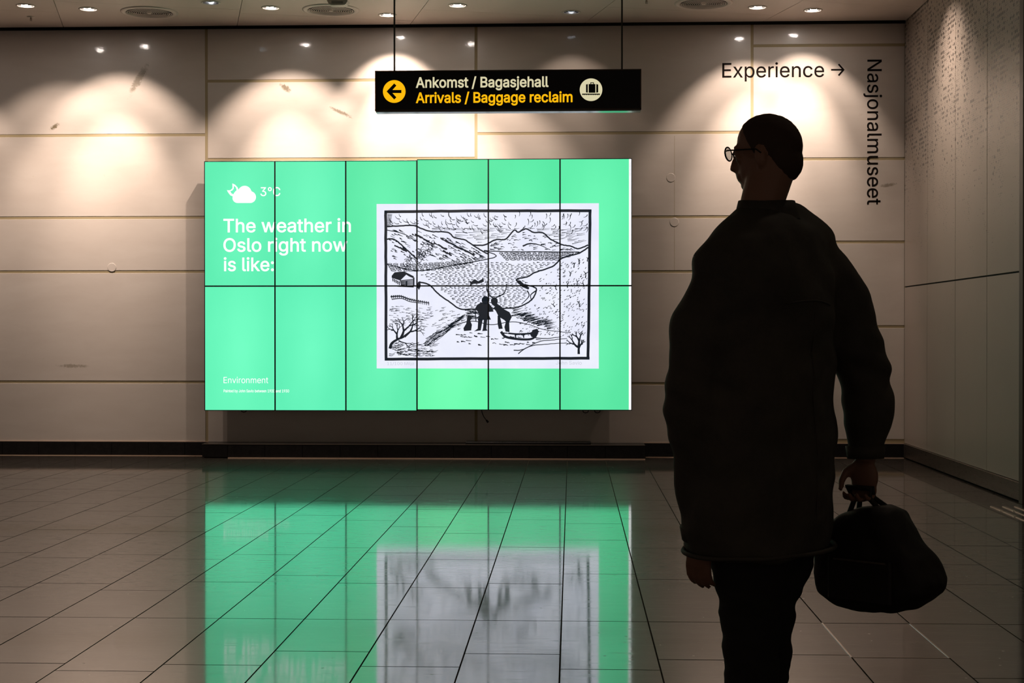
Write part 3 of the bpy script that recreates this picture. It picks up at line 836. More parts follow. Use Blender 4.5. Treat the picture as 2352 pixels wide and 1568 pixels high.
for p, w in ((hillL, 9), (hillR, 9), (waterT, 6), (bankR, 9), (bankL, 9), ([(150, 378), (220, 385), (320, 470), (420, 560)], 9), ([(150, 600), (420, 655), (700, 615), (1000, 560), (1110, 525), (1000, 480)], 6), ([(150, 300), (300, 335), (400, 400)], 5)):
    stroke(sm(p, 7, 1.5), w)
# sky: curls above, close hatching over the hills
for i in range(150):
    x = rp.uniform(170, 1900); y = rp.uniform(150, 300)
    if y > min(lerp_line(hillL, x) if x < 1040 else 999, lerp_line(hillR, x) if x > 900 else 999)-40: continue
    r = rp.uniform(22, 42); a0 = rp.uniform(60, 130) if x < 1250 else rp.uniform(-60, 40)
    stroke([(x + r*math.cos(math.radians(a0+k*14)), y + r*math.sin(math.radians(a0+k*14))) for k in range(7)], 5, 2)
for row in range(16):
    y = 285 + row*12
    x = 420
    while x < 1900:
        ln = rp.uniform(40, 120)
        m = x + ln/2
        lim = min(lerp_line(hillL, m) if m < 1040 else 999, lerp_line(hillR, m) if m > 900 else 999, lerp_line(hillL, x) if x < 1040 else 999, lerp_line(hillR, x) if x > 900 else 999,
                  lerp_line(hillR, x+ln) if x+ln > 900 else 999)
        if y < lim-8 and x+ln < 1905 and rp.random() < .78:
            stroke([(x, y+rp.uniform(-3, 3)), (m, y+rp.uniform(-3, 3)), (x+ln, y+rp.uniform(-3, 3)-(x > 1500)*ln*.12)], rp.uniform(2.5, 4.5), 1.5)
        x += ln + rp.uniform(4, 16)
for row in range(12):
    stroke([(152, 160+row*9), (195-row*1.5, 162+row*9)], 4, 3)
# hill texture
for i in range(170):
    x = rp.uniform(165, 980); y0 = lerp_line(hillL, x) + 25; y1 = lerp_line(shoreT, x) - 30
    if y1 < y0: continue
    y = rp.uniform(y0, y1); ln = rp.uniform(14, 52); s = .45
    stroke([(x, y), (x+ln*.5, y+ln*s*.5+rp.uniform(-3, 3)), (x+ln, y+ln*s)], rp.uniform(3, 9), 2)
for (x, y, ln) in ((215, 430, 110), (395, 335, 130), (470, 380, 90), (560, 410, 120), (620, 370, 140), (720, 420, 110), (790, 455, 130), (640, 480, 80)):
    pts = []; n = 9
    for k in range(n): pts.append((x+ln*k/(n-1), y+ln*.5*k/(n-1)-rp.uniform(2, 10)))
    for k in range(n-1, -1, -1): pts.append((x+ln*k/(n-1)-4, y+ln*.5*k/(n-1)+rp.uniform(3, 13)))
    blob(pts)
for i in range(85):
    x = rp.uniform(1050, 1780); y = rp.uniform(lerp_line(hillR, x)+20, 478)
    ln = rp.uniform(12, 48)
    stroke([(x, y), (x+ln*.5, y-3), (x+ln, y+rp.uniform(-8, 8))], rp.uniform(3, 7), 2)
stroke(sm([(1340, 440), (1400, 418), (1470, 425), (1550, 455)], 6, 1), 10, 4)
# smoke curls and shore stones
for i in range(46):
    t = rp.random(); x = 300 + t*280 + rp.uniform(-25, 25); y = 610 - t*190 + rp.uniform(-25, 25)*(1+t); r = rp.uniform(12, 24)*(1+t*.6)
    a0 = rp.uniform(0, 360); stroke([(x+r*math.cos(math.radians(a0+k*22)), y+r*math.sin(math.radians(a0+k*22))) for k in range(8)], 4, 2.5)
def cell(x, y, rx, ry, w=3.6):
    stroke([(x+rx*math.cos(2*PI*k/9)*rp.uniform(.85, 1.1), y+ry*math.sin(2*PI*k/9)*rp.uniform(.85, 1.1)) for k in range(10)], w)
for row in range(5):
    x = 170 + row*9
    while x < 1000-row*40:
        cell(x, lerp_line([(150, 610), (400, 612), (700, 595), (1100, 540)], x)+row*14-12, rp.uniform(15, 26), 6.5); x += rp.uniform(42, 56)
for row in range(5):
    x = 1150 + row*14
    while x < 1830-row*40:
        cell(x, 502+row*14, rp.uniform(15, 26), 6.5); x += rp.uniform(42, 54)
# water dashes
row = 0; y = 585
while y < 985:
    x = 430 + rp.uniform(0, 40)
    while x < 1900:
        inside = True
        if y < lerp_line([(430, 690), (700, 640), (1000, 575), (1110, 545), (1250, 600), (1400, 585), (1660, 545), (1900, 480)], x): inside = False
        if y > 700 and x < {0: 0}.get(0) + (430 + (y-700)*1.15 + 40): inside = False
        if y < 740 and x > 1290 + (740-y)*2.1: inside = False
        if y >= 740 and x > 1350 + 30*math.sin((y-740)/60) - max(0, y-860)*.6: inside = False
        ln = rp.uniform(16, 34)
        if inside: stroke([(x, y+rp.uniform(-3, 3)), (x+ln, y+rp.uniform(-3, 3))], rp.uniform(4, 6.5), 2.5)
        x += ln + rp.uniform(10, 26)
    y += 13.5
# snow slopes: short marks right, drifts left and below
for i in range(520):
    x = rp.uniform(1300, 1900); y = rp.uniform(560, 1230)
    if y < lerp_line([(1300, 745), (1450, 690), (1600, 640), (1690, 565), (1900, 500)], x)+20 or (x < 1480 and y < 960): continue
    ln = rp.uniform(9, 20); a = math.radians(-50 + (1900-x)*.06)
    stroke([(x, y), (x+ln*math.cos(a), y+ln*math.sin(a))], 4.5, 2)
for i in range(170):
    x = rp.uniform(165, 800); y = rp.uniform(960, 1180); ln = rp.uniform(16, 45)
    if x > 560 and y < 960+(x-560)*.35: continue
    stroke([(x, y), (x+ln, y+(4 if x < 500 else -ln*.22))], rp.uniform(2.5, 4.5), 1.5)
for i in range(130):
    t = rp.random(); x = 480 + t*330 + rp.uniform(-20, 20); y = 1290 - t*230 + rp.uniform(-30, 60)*(1-t); ln = rp.uniform(30, 70)
    stroke([(x, y), (x+ln*.5, y-ln*.25), (x+ln, y-ln*.62)], 4, 1.5)
for i in range(120):
    t = rp.random(); x = 1230 + t*330; y = 1000 + t*130 + rp.uniform(-15, 60)*(1-.3*t); ln = rp.uniform(40, 90)
    stroke([(x, y), (x+ln*.5, y-ln*.1), (x+ln, y-ln*.25)], 4, 1.5)
for i in range(110):
    x = rp.uniform(165, 560); y = rp.uniform(1290, 1405); ln = rp.uniform(24, 60)
    stroke([(x, y), (x+ln*.5, y+ln*.05), (x+ln, y-ln*.25+(x-165)*.02)], 4.5, 2)
for i in range(60):
    x = rp.uniform(830, 960); y = rp.uniform(1000, 1080); stroke([(x, y), (x+rp.uniform(30, 60), y+rp.uniform(-3, 3))], 4, 2)
for pts in ([(560, 1260), (650, 1215), (730, 1145), (830, 1108), (930, 1100), (1060, 1130), (1250, 1105), (1400, 1130), (1540, 1175), (1760, 1200)],
            [(1300, 1385), (1400, 1320), (1560, 1300), (1720, 1290)], [(1260, 1355), (1350, 1345), (1480, 1280), (1620, 1262), (1730, 1250)], [(1450, 1245), (1560, 1250), (1680, 1235)]):
    stroke(sm(pts, 6, 1.5), 6, 4)
for i in range(46):
    x = rp.uniform(720, 1480); y = 1200 + rp.uniform(0, 110); ln = rp.uniform(18, 50)
    stroke([(x, y), (x+ln*.5, y+rp.uniform(-6, 6)), (x+ln, y+4)], rp.uniform(4, 10), 3)
# bare shrubs
def branch(x, y, a, ln, w, d, spread=28):
    ex, ey = x+ln*math.cos(a), y-ln*math.sin(a)
    mx, my = (x+ex)/2+rp.uniform(-5, 5), (y+ey)/2+rp.uniform(-5, 5)
    stroke([(x, y), (mx, my), (ex, ey)], w, w*.7)
    if d > 0:
        for s in (-1, 1): branch(ex, ey, a+math.radians(s*rp.uniform(spread*.4, spread*1.3)), ln*rp.uniform(.62, .88), w*.68, d-1, spread)
stroke(sm([(175, 1340), (190, 1295), (235, 1262), (300, 1235)], 6), 26, 16)
branch(240, 1262, 1.65, 50, 15, 4); branch(270, 1250, 1.2, 72, 18, 4); branch(300, 1235, .70, 70, 16, 4); branch(250, 1270, -.35, 60, 9, 2)
stroke([(1833, 1388), (1832, 1350), (1836, 1320)], 15, 13); branch(1836, 1325, 1.57, 52, 17, 3); branch(1834, 1330, 2.5, 50, 15, 3); branch(1836, 1328, 1.0, 30, 14, 3, 20)
for x, y, s in ((1840, 600, 1), (1790, 630, 1), (1755, 705, 1), (1890, 720, 1.3), (1640, 825, 1), (1735, 805, 1), (1820, 790, 1.2), (1885, 795, 1), (1620, 975, .8), (1838, 970, 1), (1910, 575, .8)):
    a = rp.uniform(1.4, 2.1); branch(x, y, a, 30*s, 7, 1, 50)
# hut, fence, rocks
blob([(190, 700), (215, 670), (300, 662), (385, 705), (380, 722), (340, 705), (318, 690), (265, 742), (190, 718)])
ink_w = []
for k in range(6): stroke([(262+k*2, 745+k*9), (382, 730+k*11)], 6, 5)
for k in range(5): stroke([(200+k*14, 722+k*7), (202+k*14, 750+k*8)], 7, 6)
stroke([(320, 745), (320, 790)], 10); stroke([(384, 715), (384, 795)], 9); stroke([(240, 790), (384, 797)], 9)
stroke(sm([(180, 884), (270, 880), (340, 905), (420, 922), (520, 940)], 6), 8, 5); stroke(sm([(190, 908), (280, 900), (350, 928), (440, 938)], 6), 5, 4)
for k in range(20): x = 190+k*17; y = lerp_line([(180, 884), (270, 880), (340, 905), (420, 922), (520, 940)], x); stroke([(x-2, y-12), (x+3, y+22)], 6, 4)
blob([(420, 755), (440, 748), (446, 790), (430, 826), (414, 800)])
blob([(1275, 735), (1320, 742), (1360, 780), (1400, 805), (1390, 822), (1340, 800), (1300, 768)])
blob([(868, 742), (890, 752), (920, 730), (950, 748), (995, 722), (1000, 752), (960, 768), (900, 772), (875, 800), (880, 765)])
stroke(sm([(1380, 830), (1395, 880), (1330, 950)], 5), 8, 4)
stroke(sm([(1460, 830), (1410, 870), (1420, 920)], 5), 8, 4)
# two small generic figures, a seated dog and a sledge
def disc(x, y, rx, ry, n=14, a=0):
    blob([(x+rx*math.cos(2*PI*k/n)*math.cos(a)-ry*math.sin(2*PI*k/n)*math.sin(a), y+rx*math.cos(2*PI*k/n)*math.sin(a)+ry*math.sin(2*PI*k/n)*math.cos(a)) for k in range(n)])
disc(1010, 915, 30, 34); blob([(985, 900), (1000, 876), (1025, 880), (1048, 900), (1048, 925), (985, 925)])
blob([(975, 935), (1040, 935), (1075, 985), (1085, 1015), (1045, 1018), (1046, 1050), (1062, 1085), (945, 1090), (958, 1045), (945, 1010), (918, 995), (940, 955)])
blob([(950, 1080), (990, 1080), (972, 1180), (912, 1188), (945, 1165)]); blob([(1000, 1080), (1030, 1080), (1022, 1165), (1032, 1182), (985, 1186), (992, 1160)])
stroke([(922, 990), (930, 1100)], 6)
blob([(1110, 945), (1140, 960), (1170, 990), (1225, 1020), (1245, 1062), (1222, 1108), (1200, 1112), (1180, 1090), (1130, 1060), (1105, 1010), (1085, 985)])
disc(1092, 925, 30, 38); blob([(1120, 1050), (1140, 1050), (1165, 1165), (1130, 1168), (1120, 1120)]); blob([(1195, 1095), (1222, 1100), (1225, 1195), (1190, 1190), (1180, 1150)])
stroke(sm([(1105, 890), (1150, 872), (1185, 840), (1200, 775)], 6), 9, 4); stroke(sm([(1078, 892), (1045, 865), (1025, 810), (1030, 750)], 6), 9, 4)
blob([(855, 1052), (868, 1042), (880, 1050), (890, 1045), (895, 1075), (880, 1095), (895, 1130), (888, 1180), (825, 1185), (820, 1160), (845, 1120), (850, 1085)])
stroke(sm([(1150, 1190), (1190, 1235), (1290, 1255), (1400, 1258), (1450, 1235), (1470, 1195)], 6), 16, 12); stroke(sm([(1215, 1205), (1300, 1212), (1410, 1205), (1440, 1180)], 6), 10, 12)
blob([(1405, 1215), (1430, 1175), (1465, 1165), (1485, 1190), (1450, 1235), (1420, 1240)])
for x in (1275, 1345): stroke([(x, 1210), (x+5, 1245)], 8)
for f in ink.faces:
    f.normal_update()
    if f.normal.y > 0: f.normal_flip()
part('print_ink', ink, M_INK, vw)
wall_text('pencil_note_lettering', '11/100 Milj\u00f8', 889, 951, 831, 838, YI, M_INKFAINT, vw, 0)
wall_text('pencil_signature_lettering', 'John Savio', 1277, 1336, 829, 837, YI, M_INKFAINT, vw, 0)

# cable and cover plate under the display
pc0 = atY(1106, 940, SCR+.1)
bm = bmesh.new(); x, z = pc0.x, ZB
tube(bm, [(x, SCR+.1, z+.03), (x+.004, SCR+.1, z-.02), (x+.02, SCR+.1, z-.06), (x+.045, SCR+.1, z-.095), (x+.05, SCR+.1, z-.10)], [.004]*5, 8)
cbx = thing('hanging_cable', 'short black cable dangling below the video wall', 'cable', (x, SCR+.1, z))
part('cord', bm, M_RUBBER, cbx, True)
bm = bmesh.new(); tube(bm, [(x+.046, SCR+.1, z-.094), (x+.064, SCR+.1, z-.118)], [.009, .011], 10); part('plug', bm, M_RUBBER, cbx)
xa, xb = atY(1070, 1015, 14.4).x, atY(1357, 1015, 14.4).x
tag(obj('cover_plate', B((xa, WALL-.16, BZ), (xb, WALL-.02, BZ+.018), .002), M_HOUSE), 'long flat black cover plate lying on the plinth under the display', 'panel')

# ------------------------------------------------------------------ person
YM = 3.95
def M(px, py, d=0): return atY(px, py, YM+d)
fw = Vector((-.77, .64, 0)).normalized(); rt_ = Vector((.64, .77, 0)).normalized(); up = Vector((0, 0, 1))
def remesh(bm, voxel, sm_it=6, fac=.5, mod=None):
    bmesh.ops.recalc_face_normals(bm, faces=bm.faces)
    me = bpy.data.meshes.new('r'); bm.to_mesh(me); bm.free()
    o = bpy.data.objects.new('r', me); COL.objects.link(o)
    a = o.modifiers.new('r', 'REMESH'); a.mode = 'VOXEL'; a.voxel_size = voxel
    b = o.modifiers.new('s', 'SMOOTH'); b.iterations = sm_it; b.factor = fac
    dg = bpy.context.evaluated_depsgraph_get(); dg.update()
    m2 = bpy.data.meshes.new_from_object(o.evaluated_get(dg)); bpy.data.objects.remove(o); bpy.data.meshes.remove(me)
    return m2
def mesh_part(name, me, m, par, smooth=True):
    me.materials.clear(); me.materials.append(m); me.name = name
    for p in me.polygons: p.use_smooth = smooth
    me.transform(Matrix.Translation(-par.location)) if par else None
    o = bpy.data.objects.new(name, me); COL.objects.link(o)
    if par: o.parent = par
    return o
foot0 = atY(1745, 1818, YM); foot0.z = 0
person = thing('person', 'man in dark jacket walking away to the left carrying a bag in his right hand', 'person', (foot0.x, YM, 0))
# joints
shR, shL = M(1858, 562, .12), M(1664, 612, -.12)
elR, elL = M(1984, 850, .20), M(1592, 890, -.16)
wrR, wrL = M(1988, 1045, .19), M(1610, 1215, -.10)
neck, headc = M(1752, 470, .0), M(1760, 352, .02)
hipL, knL, anL = M(1720, 1190, -.06), M(1722, 1395, -.03), Vector((M(1735, 1600, 0).x, YM+.02, .10))
hipR, knR = M(1805, 1190, .06), M(1764, 1372, .05)
anR = M(1748, 1655, .20)
b = bmesh.new()
# head
hf = (fw*.96 + Vector((-.25, -.1, 0))).normalized(); hr = Vector((-hf.y*-1, -hf.x, 0)); hr = Vector((hf.y, -hf.x, 0)); hu = (up + hf*.10).normalized()
HS = .90
def hp(f, r, u): return headc + (hf*f + hr*r + hu*u)*HS
ell(b, hp(-.012, 0, .025), (hf*.096*HS, hr*.075*HS, hu*.088*HS), 32, 22)
ell(b, hp(.022, 0, -.040), (hf*.066*HS, hr*.058*HS, hu*.080*HS), 28, 18)
ell(b, hp(.060, 0, -.092), (hf*.026*HS, hr*.030*HS, hu*.022*HS))           # chin
tube(b, [hp(.080, 0, .005), hp(.098, 0, -.022), hp(.104, 0, -.038), hp(.085, 0, -.044)], [.009, .011, .014, .012], 10)   # nose
for s in (-1, 1):
    ell(b, hp(.070, s*.030, .016), (hf*.018*HS, hr*.022*HS, hu*.008*HS))   # brow
    ell(b, hp(.066, s*.032, -.018), (hf*.016*HS, hr*.020*HS, hu*.014*HS))   # cheek bone
    ell(b, hp(-.008, s*.078, -.018), (hf*.018*HS, hr*.009*HS, hu*.032*HS))  # ear
    ell(b, hp(.078, s*.030, .000), (hf*.010*HS, hr*.013*HS, hu*.010*HS))    # eyeball
tube(b, [hp(.084, -.020, -.062), hp(.092, 0, -.060), hp(.084, .020, -.062)], [.006, .009, .006], 8)
tube(b, [hp(.080, -.018, -.072), hp(.089, 0, -.073), hp(.080, .018, -.072)], [.006, .009, .006], 8)
# neck, torso
tube(b, [hp(-.02, 0, -.03), neck + Vector((0, 0, .01)), M(1758, 545)], [.062, .058, .075], 18)
def erg(c, A, Bx, n=28, ph=0): return [c + rt_*A*math.cos(2*PI*k/n) + fw*Bx*math.sin(2*PI*k/n) for k in range(n)]
ring_loft(b, [erg(M(1760, 500), .07, .06), erg(M(1763, 545), .17, .085), erg(M(1762, 620), .18, .10), erg(M(1755, 800), .165, .11), erg(M(1750, 1000), .155, .10), erg(M(1758, 1150), .165, .11), erg(M(1762, 1235), .12, .09)])
for pts, rad in (([shL, elL, wrL], [.052, .042, .028]), ([shR, elR, wrR], [.052, .042, .028]), ([hipL, knL, anL], [.080, .056, .040]), ([hipR, knR, anR], [.080, .056, .040])):
    tube(b, pts, rad, 16)
    for p_, r_ in zip(pts, rad): ell(b, p_, (Vector((r_, 0, 0)), Vector((0, r_, 0)), Vector((0, 0, r_))))
# hands
def hand(wr, down, fwd, out, curl, size=1.0):
    """down: direction of fingers, fwd: side where the thumb sits, out: palm normal"""
    pc_ = wr + down*.060*size
    tube(b, [wr - down*.02, wr + down*.015], [.027, .029], 14)
    ell(b, pc_, (down*.052*size, fwd*.042*size, out*.017*size), 20, 12)
    lens = [.070, .078, .073, .058]
    for i in range(4):
        base = wr + down*.098*size + fwd*(.031 - i*.0205)*size
        L = lens[i]*size; a1 = curl*.75; pts = [wr + down*.06 + fwd*(.026-i*.017), base]; dirn = 0
        p = base
        for s_, ln in enumerate((.42, .32, .26)):
            dirn += curl*(.8, 1.0, .7)[s_]
            p = p + (down*math.cos(dirn) + out*math.sin(dirn))*L*ln; pts.append(p)
        tube(b, pts, [.0095, .0092, .0085, .0080, .0068], 10); ell(b, p, (down*.0068, fwd*.0068, out*.0068), 8, 6)
    t0 = wr + down*.028 + fwd*.022
    t1 = t0 + (down*.55 + fwd*.70 + out*.35).normalized()*.038; t2 = t1 + (down*.85 + fwd*.1 + out*.55).normalized()*.030; t3 = t2 + (down*.8 - fwd*.25 + out*.55).normalized()*.024
    tube(b, [t0, t1, t2, t3], [.014, .0115, .010, .008], 10); ell(b, t3, (down*.008, fwd*.008, out*.008), 8, 6)
dnR = (up*-1 + fw*.05).normalized(); dnL = (up*-1 + fw*.12 + rt_*.05).normalized()
def orth(d, v): return (v - d*v.dot(d)).normalized()
hand(wrR, dnR, orth(dnR, fw), orth(dnR, -rt_), .95)
hand(wrL, dnL, orth(dnL, fw), orth(dnL, rt_), .38)
body = mesh_part('body', remesh(b, .0052, 4, .5), M_SKIN, person)
# hair: cap following the skull
b = bmesh.new()
ell(b, hp(-.013, 0, .026), (hf*.0975*HS, hr*.0768*HS, hu*.0895*HS), 36, 24)
ell(b, hp(-.045, 0, -.020), (hf*.062*HS, hr*.066*HS, hu*.070*HS), 28, 18)
geom = list(b.verts)+list(b.edges)+list(b.faces)
hm = remesh(b, .005, 3)
bm = bmesh.new(); bm.from_mesh(hm); bpy.data.meshes.remove(hm)
bmesh.ops.bisect_plane(bm, geom=list(bm.verts)+list(bm.edges)+list(bm.faces), plane_co=hp(.045, 0, .060), plane_no=(hf*.88 - hu*.50).normalized(), clear_outer=True)
bmesh.ops.bisect_plane(bm, geom=list(bm.verts)+list(bm.edges)+list(bm.faces), plane_co=hp(-.02, 0, -.085), plane_no=(-hu), clear_outer=True)
for v in bm.verts: v.co += v.normal*noise.noise(v.co*90)*.0012
part('hair', bm, M_HAIR, person, True)
# glasses
gl = bmesh.new()
for s in (-1, 1):
    c = hp(.104, s*.034, .000)
    tube(gl, [c + hr*.024*math.cos(2*PI*k/16) + hu*.018*math.sin(2*PI*k/16) for k in range(17)], .0022, 6, False)
    tube(gl, [hp(.104, s*.058, .006), hp(.09, s*.074, .006), hp(.0, s*.084, .004), hp(-.015, s*.086, -.008)], .0022, 6)
tube(gl, [hp(.104, -.010, .002), hp(.107, 0, .005), hp(.104, .010, .002)], .002, 6)
go = part('glasses', gl, M_FRAME, person)
ln_ = bmesh.new()
for s in (-1, 1):
    c = hp(.104, s*.034, .000); vs = [ln_.verts.new(c + hr*.0235*math.cos(2*PI*k/16) + hu*.0175*math.sin(2*PI*k/16)) for k in range(16)]; ln_.faces.new(vs)
part('lens', ln_, M_GLASS, go)
# jacket
b = bmesh.new()
rings = [(M(1758, 478), .070, .066), (M(1762, 496), .105, .078), (M(1768, 520), .165, .095), (M(1768, 552), .215, .112), (M(1762, 600), .238, .130), (M(1758, 680), .246, .148), (M(1754, 800), .252, .155),
         (M(1750, 950), .258, .160), (M(1747, 1100), .262, .164), (M(1746, 1200), .260, .166), (M(1746, 1255), .252, .162), (M(1746, 1268), .240, .150)]
ring_loft(b, [erg(c, A, Bx, 40) for c, A, Bx in rings])
cuR = wrR + (wrR-elR).normalized()*.005; cuL = wrL + (wrL-elL).normalized()*.02
tube(b, [shR + Vector((-.03, 0, 0)), shR.lerp(elR, .45) + Vector((.02, 0, 0)), elR + Vector((.006, 0, 0)), elR.lerp(wrR, .5) + Vector((.01, 0, 0)), cuR], [.088, .083, .074, .066, .050], 22)
tube(b, [shL + Vector((.03, 0, 0)), shL.lerp(elL, .5) + Vector((-.01, 0, 0)), elL, elL.lerp(wrL, .5), cuL], [.088, .083, .074, .066, .048], 22)
ell(b, shR, (Vector((.080, 0, 0)), Vector((0, .080, 0)), Vector((0, 0, .070)))); ell(b, shL, (Vector((.080, 0, 0)), Vector((0, .080, 0)), Vector((0, 0, .070))))
for sh_ in (shR, shL): tube(b, [M(1762, 520, .01), M(1762, 520, .01).lerp(sh_, .55) + up*.012, sh_ + up*.005], [.075, .078, .074], 18)
jm = remesh(b, .0085, 22)
vn = [v.normal.copy() for v in jm.vertices]
for v, n_ in zip(jm.vertices, vn):
    c = v.co; wl = noise.noise(Vector((c.x*5, c.y*5, c.z*11)))*.014 + noise.noise(Vector((c.x*13+c.z*9, c.y*13, c.z*15 - c.x*8)))*.006
    # creases at the elbows
    for e_ in (elR, elL):
        d_ = (c-e_).length
        if d_ < .16: wl += math.sin((c-e_).z*85 + c.x*30)*.005*(1-d_/.16)
    hemz = rings[-1][0].z
    v.co += n_*wl
jacket = mesh_part('jacket', jm, M_JACKET, person)
# collar, seams, pocket flap as pieces of the jacket
b = bmesh.new()
col_r = []
for c, A, Bx in ((M(1760, 504), .092, .080), (M(1757, 485), .086, .078), (M(1756, 462, .0), .077, .072), (M(1756, 461), .069, .064), (M(1757, 488), .074, .068)):
    col_r.append(erg(c - fw*.006, A, Bx, 36))
ring_loft(b, col_r, True, False)
for v in b.verts: v.co += Vector((0, 0, noise.noise(v.co*12)*.008))
part('collar', b, M_JACKET, jacket_p := person, True)
def surf_rib(name, ringsets, rad, m):
    b = bmesh.new(); tube(b, ringsets, rad, 6, False); part(name, b, m, person, True)
hem = erg(M(1746, 1256), .256, .166, 48); hem = hem + [hem[0]]
surf_rib('hem_band', [p_ + Vector((0, 0, noise.noise(p_*8)*.006)) for p_ in hem], .006, M_JACKET)
for cu, d_ in ((cuR, (wrR-elR).normalized()), (cuL, (wrL-elL).normalized())):
    b = bmesh.new(); tube(b, [cu - d_*.03, cu + d_*.004], [.054, .050], 20, True); part('cuff', b, M_JACKET, person, True)
# seams on the back of the jacket
jb = None
from mathutils.bvhtree import BVHTree
jb = BVHTree.FromPolygons([v.co + person.location for v in jm.vertices], [p.vertices[:] for p in jm.polygons])
def seam(name, pts, rad):
    out = []
    for p_ in pts:
        r_ = jb.ray_cast(p_ - fw*.6, fw)
        if r_[0]: out.append(r_[0] - fw*.0005)
    if len(out) > 2: surf_rib(name, out, rad, M_JACKET)
seam('yoke_seam', [M(1600 + k*26, 700 - 8*math.sin(k/11*PI)) for k in range(12)], .0028)
seam('back_seam', [M(1748, 720 + k*45) for k in range(12)], .0024)
# trousers
b = bmesh.new()
ring_loft(b, [erg(M(1752, 1150), .165, .115), erg(M(1755, 1215), .185, .125), erg(M(1762, 1262), .175, .120), erg(M(1765, 1300), .10, .08)])
tube(b, [hipL, hipL.lerp(knL, .5), knL, knL.lerp(anL, .45), anL + Vector((0, 0, -.02))], [.105, .098, .078, .072, .068], 22)
tube(b, [hipR, hipR.lerp(knR, .6), knR, knR.lerp(anR, .45), anR - (anR-knR).normalized()*.02], [.105, .095, .076, .070, .064], 22)
ell(b, knR, (Vector((.076, 0, 0)), Vector((0, .076, 0)), Vector((0, 0, .076))))
tm = remesh(b, .0085, 8)
vn = [v.normal.copy() for v in tm.vertices]
for v, n_ in zip(tm.vertices, vn):
    c = v.co; v.co += n_*(noise.noise(Vector((c.x*8, c.y*8, c.z*20 + c.x*14)))*.007 + noise.noise(Vector((c.x*20, c.y*20, c.z*50)))*.003)
mesh_part('trousers', tm, M_TROUSER, person)
# shoes
def shoe(an, fdir, udir):
    side = fdir.cross(udir).normalized()
    b = bmesh.new(); rg = []
    for f, wdt, h in ((-.085, .022, .045), (-.075, .034, .075), (-.03, .038, .085), (.03, .040, .070), (.09, .046, .048), (.14, .044, .038), (.175, .030, .028), (.188, .012, .016)):
        rg.append([an + fdir*f + side*wdt*math.cos(2*PI*k/16) + udir*(-.085 + h*.5 + h*.5*math.sin(2*PI*k/16)) for k in range(16)])
    ring_loft(b, rg); bmesh.ops.recalc_face_normals(b, faces=b.faces)
    so = part('shoe', b, M_LEATHER, person, True)
    b = bmesh.new(); rg = []
    for u in (-.098, -.082):
        rg.append([an + fdir*(.05 + .142*math.cos(2*PI*k/24)) + side*.043*math.sin(2*PI*k/24)*(1+.12*math.cos(2*PI*k/24)) + udir*u for k in range(24)])
    ring_loft(b, rg); bmesh.ops.recalc_face_normals(b, faces=b.faces)
    o = part('sole', b, M_RUBBER, so, False)
shoe(Vector((anL.x, anL.y, .098)), fw, up)
ld_ = (anR-knR).normalized(); fdR = (ld_*.55 + fw*.5 - up*.6); fdR = (fdR - ld_*fdR.dot(ld_)*.5).normalized(); udR = (-ld_ - fdR*(-ld_).dot(fdR)).normalized()
shoe(anR, fdR, udR)

# ------------------------------------------------------------------ bag
hc = wrR + dnR*.088 + orth(dnR, -rt_)*.022
YB = hc.y - YM
def BG(px, py): p = atY(px, py, hc.y); return p
bag = thing('shoulder_bag', 'dark brown-black soft bag hanging from the walking man\'s right hand', 'bag', (BG(2020, 1400).x, hc.y, BG(2020, 1415).z))
outl = [(1985, 1152), (2035, 1145), (2068, 1152), (2100, 1215), (2135, 1275), (2160, 1322), (2150, 1350), (2105, 1385), (2060, 1402), (1990, 1408), (1935, 1398), (1895, 1370), (1880, 1320), (1890, 1260), (1915, 1205), (1945, 1165)]
cx_, cz_ = BG(2015, 1290).x, BG(2015, 1290).z
outl = [(x, y + max(0, (1260-y)*.12)) for x, y in outl]
pts2 = [((BG(x, y).x-cx_)/.77, BG(x, y).z-cz_) for x, y in outl]
b = bmesh.new(); rg = []
for t_, sc_ in ((-.085, .72), (-.075, .90), (-.045, .985), (0, 1.0), (.045, .985), (.075, .90), (.085, .72)):
    rg.append([Vector((cx_, hc.y, cz_)) - fw*(p_[0]*sc_*.86) + rt_*t_ + up*(p_[1]*sc_) for p_ in pts2])
ring_loft(b, rg)
bm_ = remesh(b, .008, 8)
vn = [v.normal.copy() for v in bm_.vertices]
for v, n_ in zip(bm_.vertices, vn):
    c = v.co; v.co += n_*(noise.noise(Vector((c.x*7, c.y*7, c.z*10)))*.014 + noise.noise(c*24)*.004)
mesh_part('bag_body', bm_, M_BAG, bag)
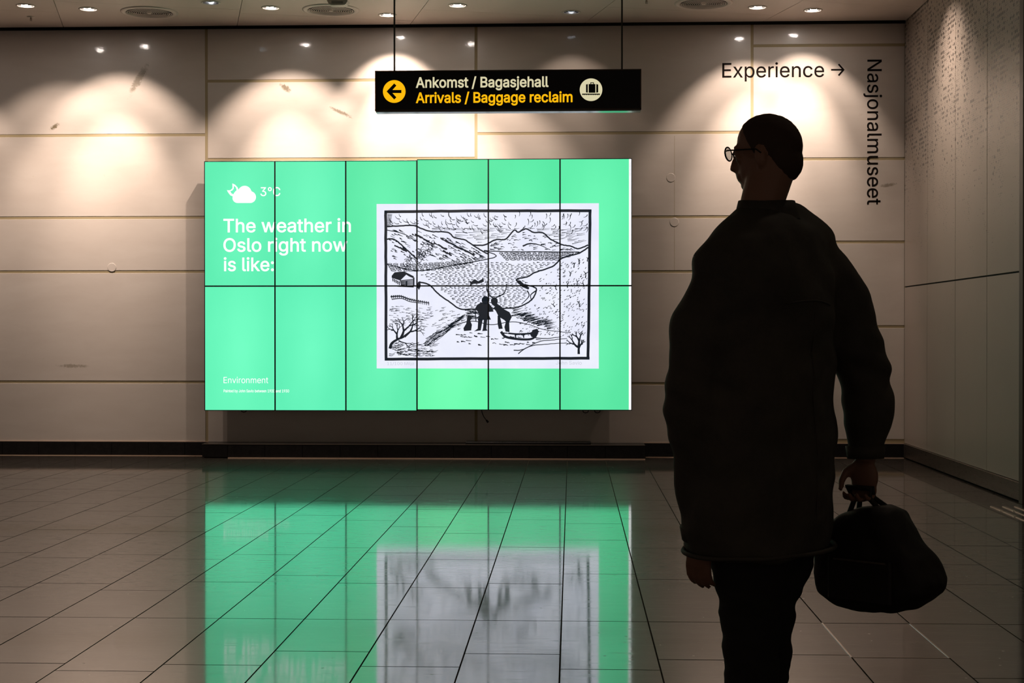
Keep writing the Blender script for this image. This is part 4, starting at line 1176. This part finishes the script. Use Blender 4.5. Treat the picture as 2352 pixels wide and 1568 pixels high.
for s in (-1, 1):
    a0 = Vector((cx_, hc.y, cz_)) + fw*.075 + rt_*s*.03 + up*.115; a1 = Vector((cx_, hc.y, cz_)) - fw*.035 + rt_*s*.03 + up*.135
    b = bmesh.new(); tube(b, sm3([a0, a0.lerp(hc, .7), hc + fw*.030 + up*.002, hc - fw*.030 + up*.002, a1.lerp(hc, .6), a1]) if False else [a0, a0.lerp(hc, .6) + rt_*s*.004, hc + fw*.038 + rt_*s*.004, hc - fw*.038 + rt_*s*.004, a1.lerp(hc, .6), a1], .0075, 10)
    part('handle', b, M_BAG, bag, True)
b = bmesh.new(); c0 = Vector((cx_, hc.y, cz_)) - rt_*.088
box(b, (-.10, -.008, -.10), (.09, .010, .02), .006)
rot = Matrix((( -fw.x, rt_.x, 0), (-fw.y, rt_.y, 0), (0, 0, 1))).to_4x4()
bmesh.ops.transform(b, matrix=Matrix.Translation(c0) @ rot, verts=b.verts)
part('side_pocket', b, M_BAG, bag)
b = bmesh.new(); tube(b, [c0 + fw*.08 + up*.012 - rt_*.008, c0 - fw*.075 + up*.012 - rt_*.008], .003, 8); part('zip', b, M_BRASS, bag)

# ------------------------------------------------------------------ unseen fill lamps added to brighten the hall
for i, (x, y) in enumerate(((-4.5, 10.0), (-1.2, 9.0), (2.0, 9.5), (-2.5, 5.5), (1.8, 5.0))):
    p = Vector((x, y, CEIL))
    t = thing('ceiling_downlight', ('unseen fill lamp added over the hall floor, left of the sign', 'unseen fill lamp added over the hall in front of the sign', 'unseen fill lamp added over the hall floor near the perforated wall', 'unseen fill lamp added over the near left hall floor', 'unseen fill lamp added above the walking man')[i], 'ceiling light', p, 'unseen fill lamps added to the hall ceiling')
    part('trim_ring', lathe(bmesh.new(), [(.10, 0), (.10, -.012), (.085, -.014)], p, 'Z', 28), M_LAMPRING, t)
    ld = bpy.data.lights.new('fill_spot', 'SPOT'); ld.energy = (8, 12, 36, 8, 18)[i]; ld.color = (1, .80, .64); ld.spot_size = math.radians(110); ld.spot_blend = 1; ld.shadow_soft_size = .06
    lo = bpy.data.objects.new('spot_light', ld); COL.objects.link(lo); lo.parent = t; lo.location = (0, 0, -.03)
bpy.context.view_layer.update()
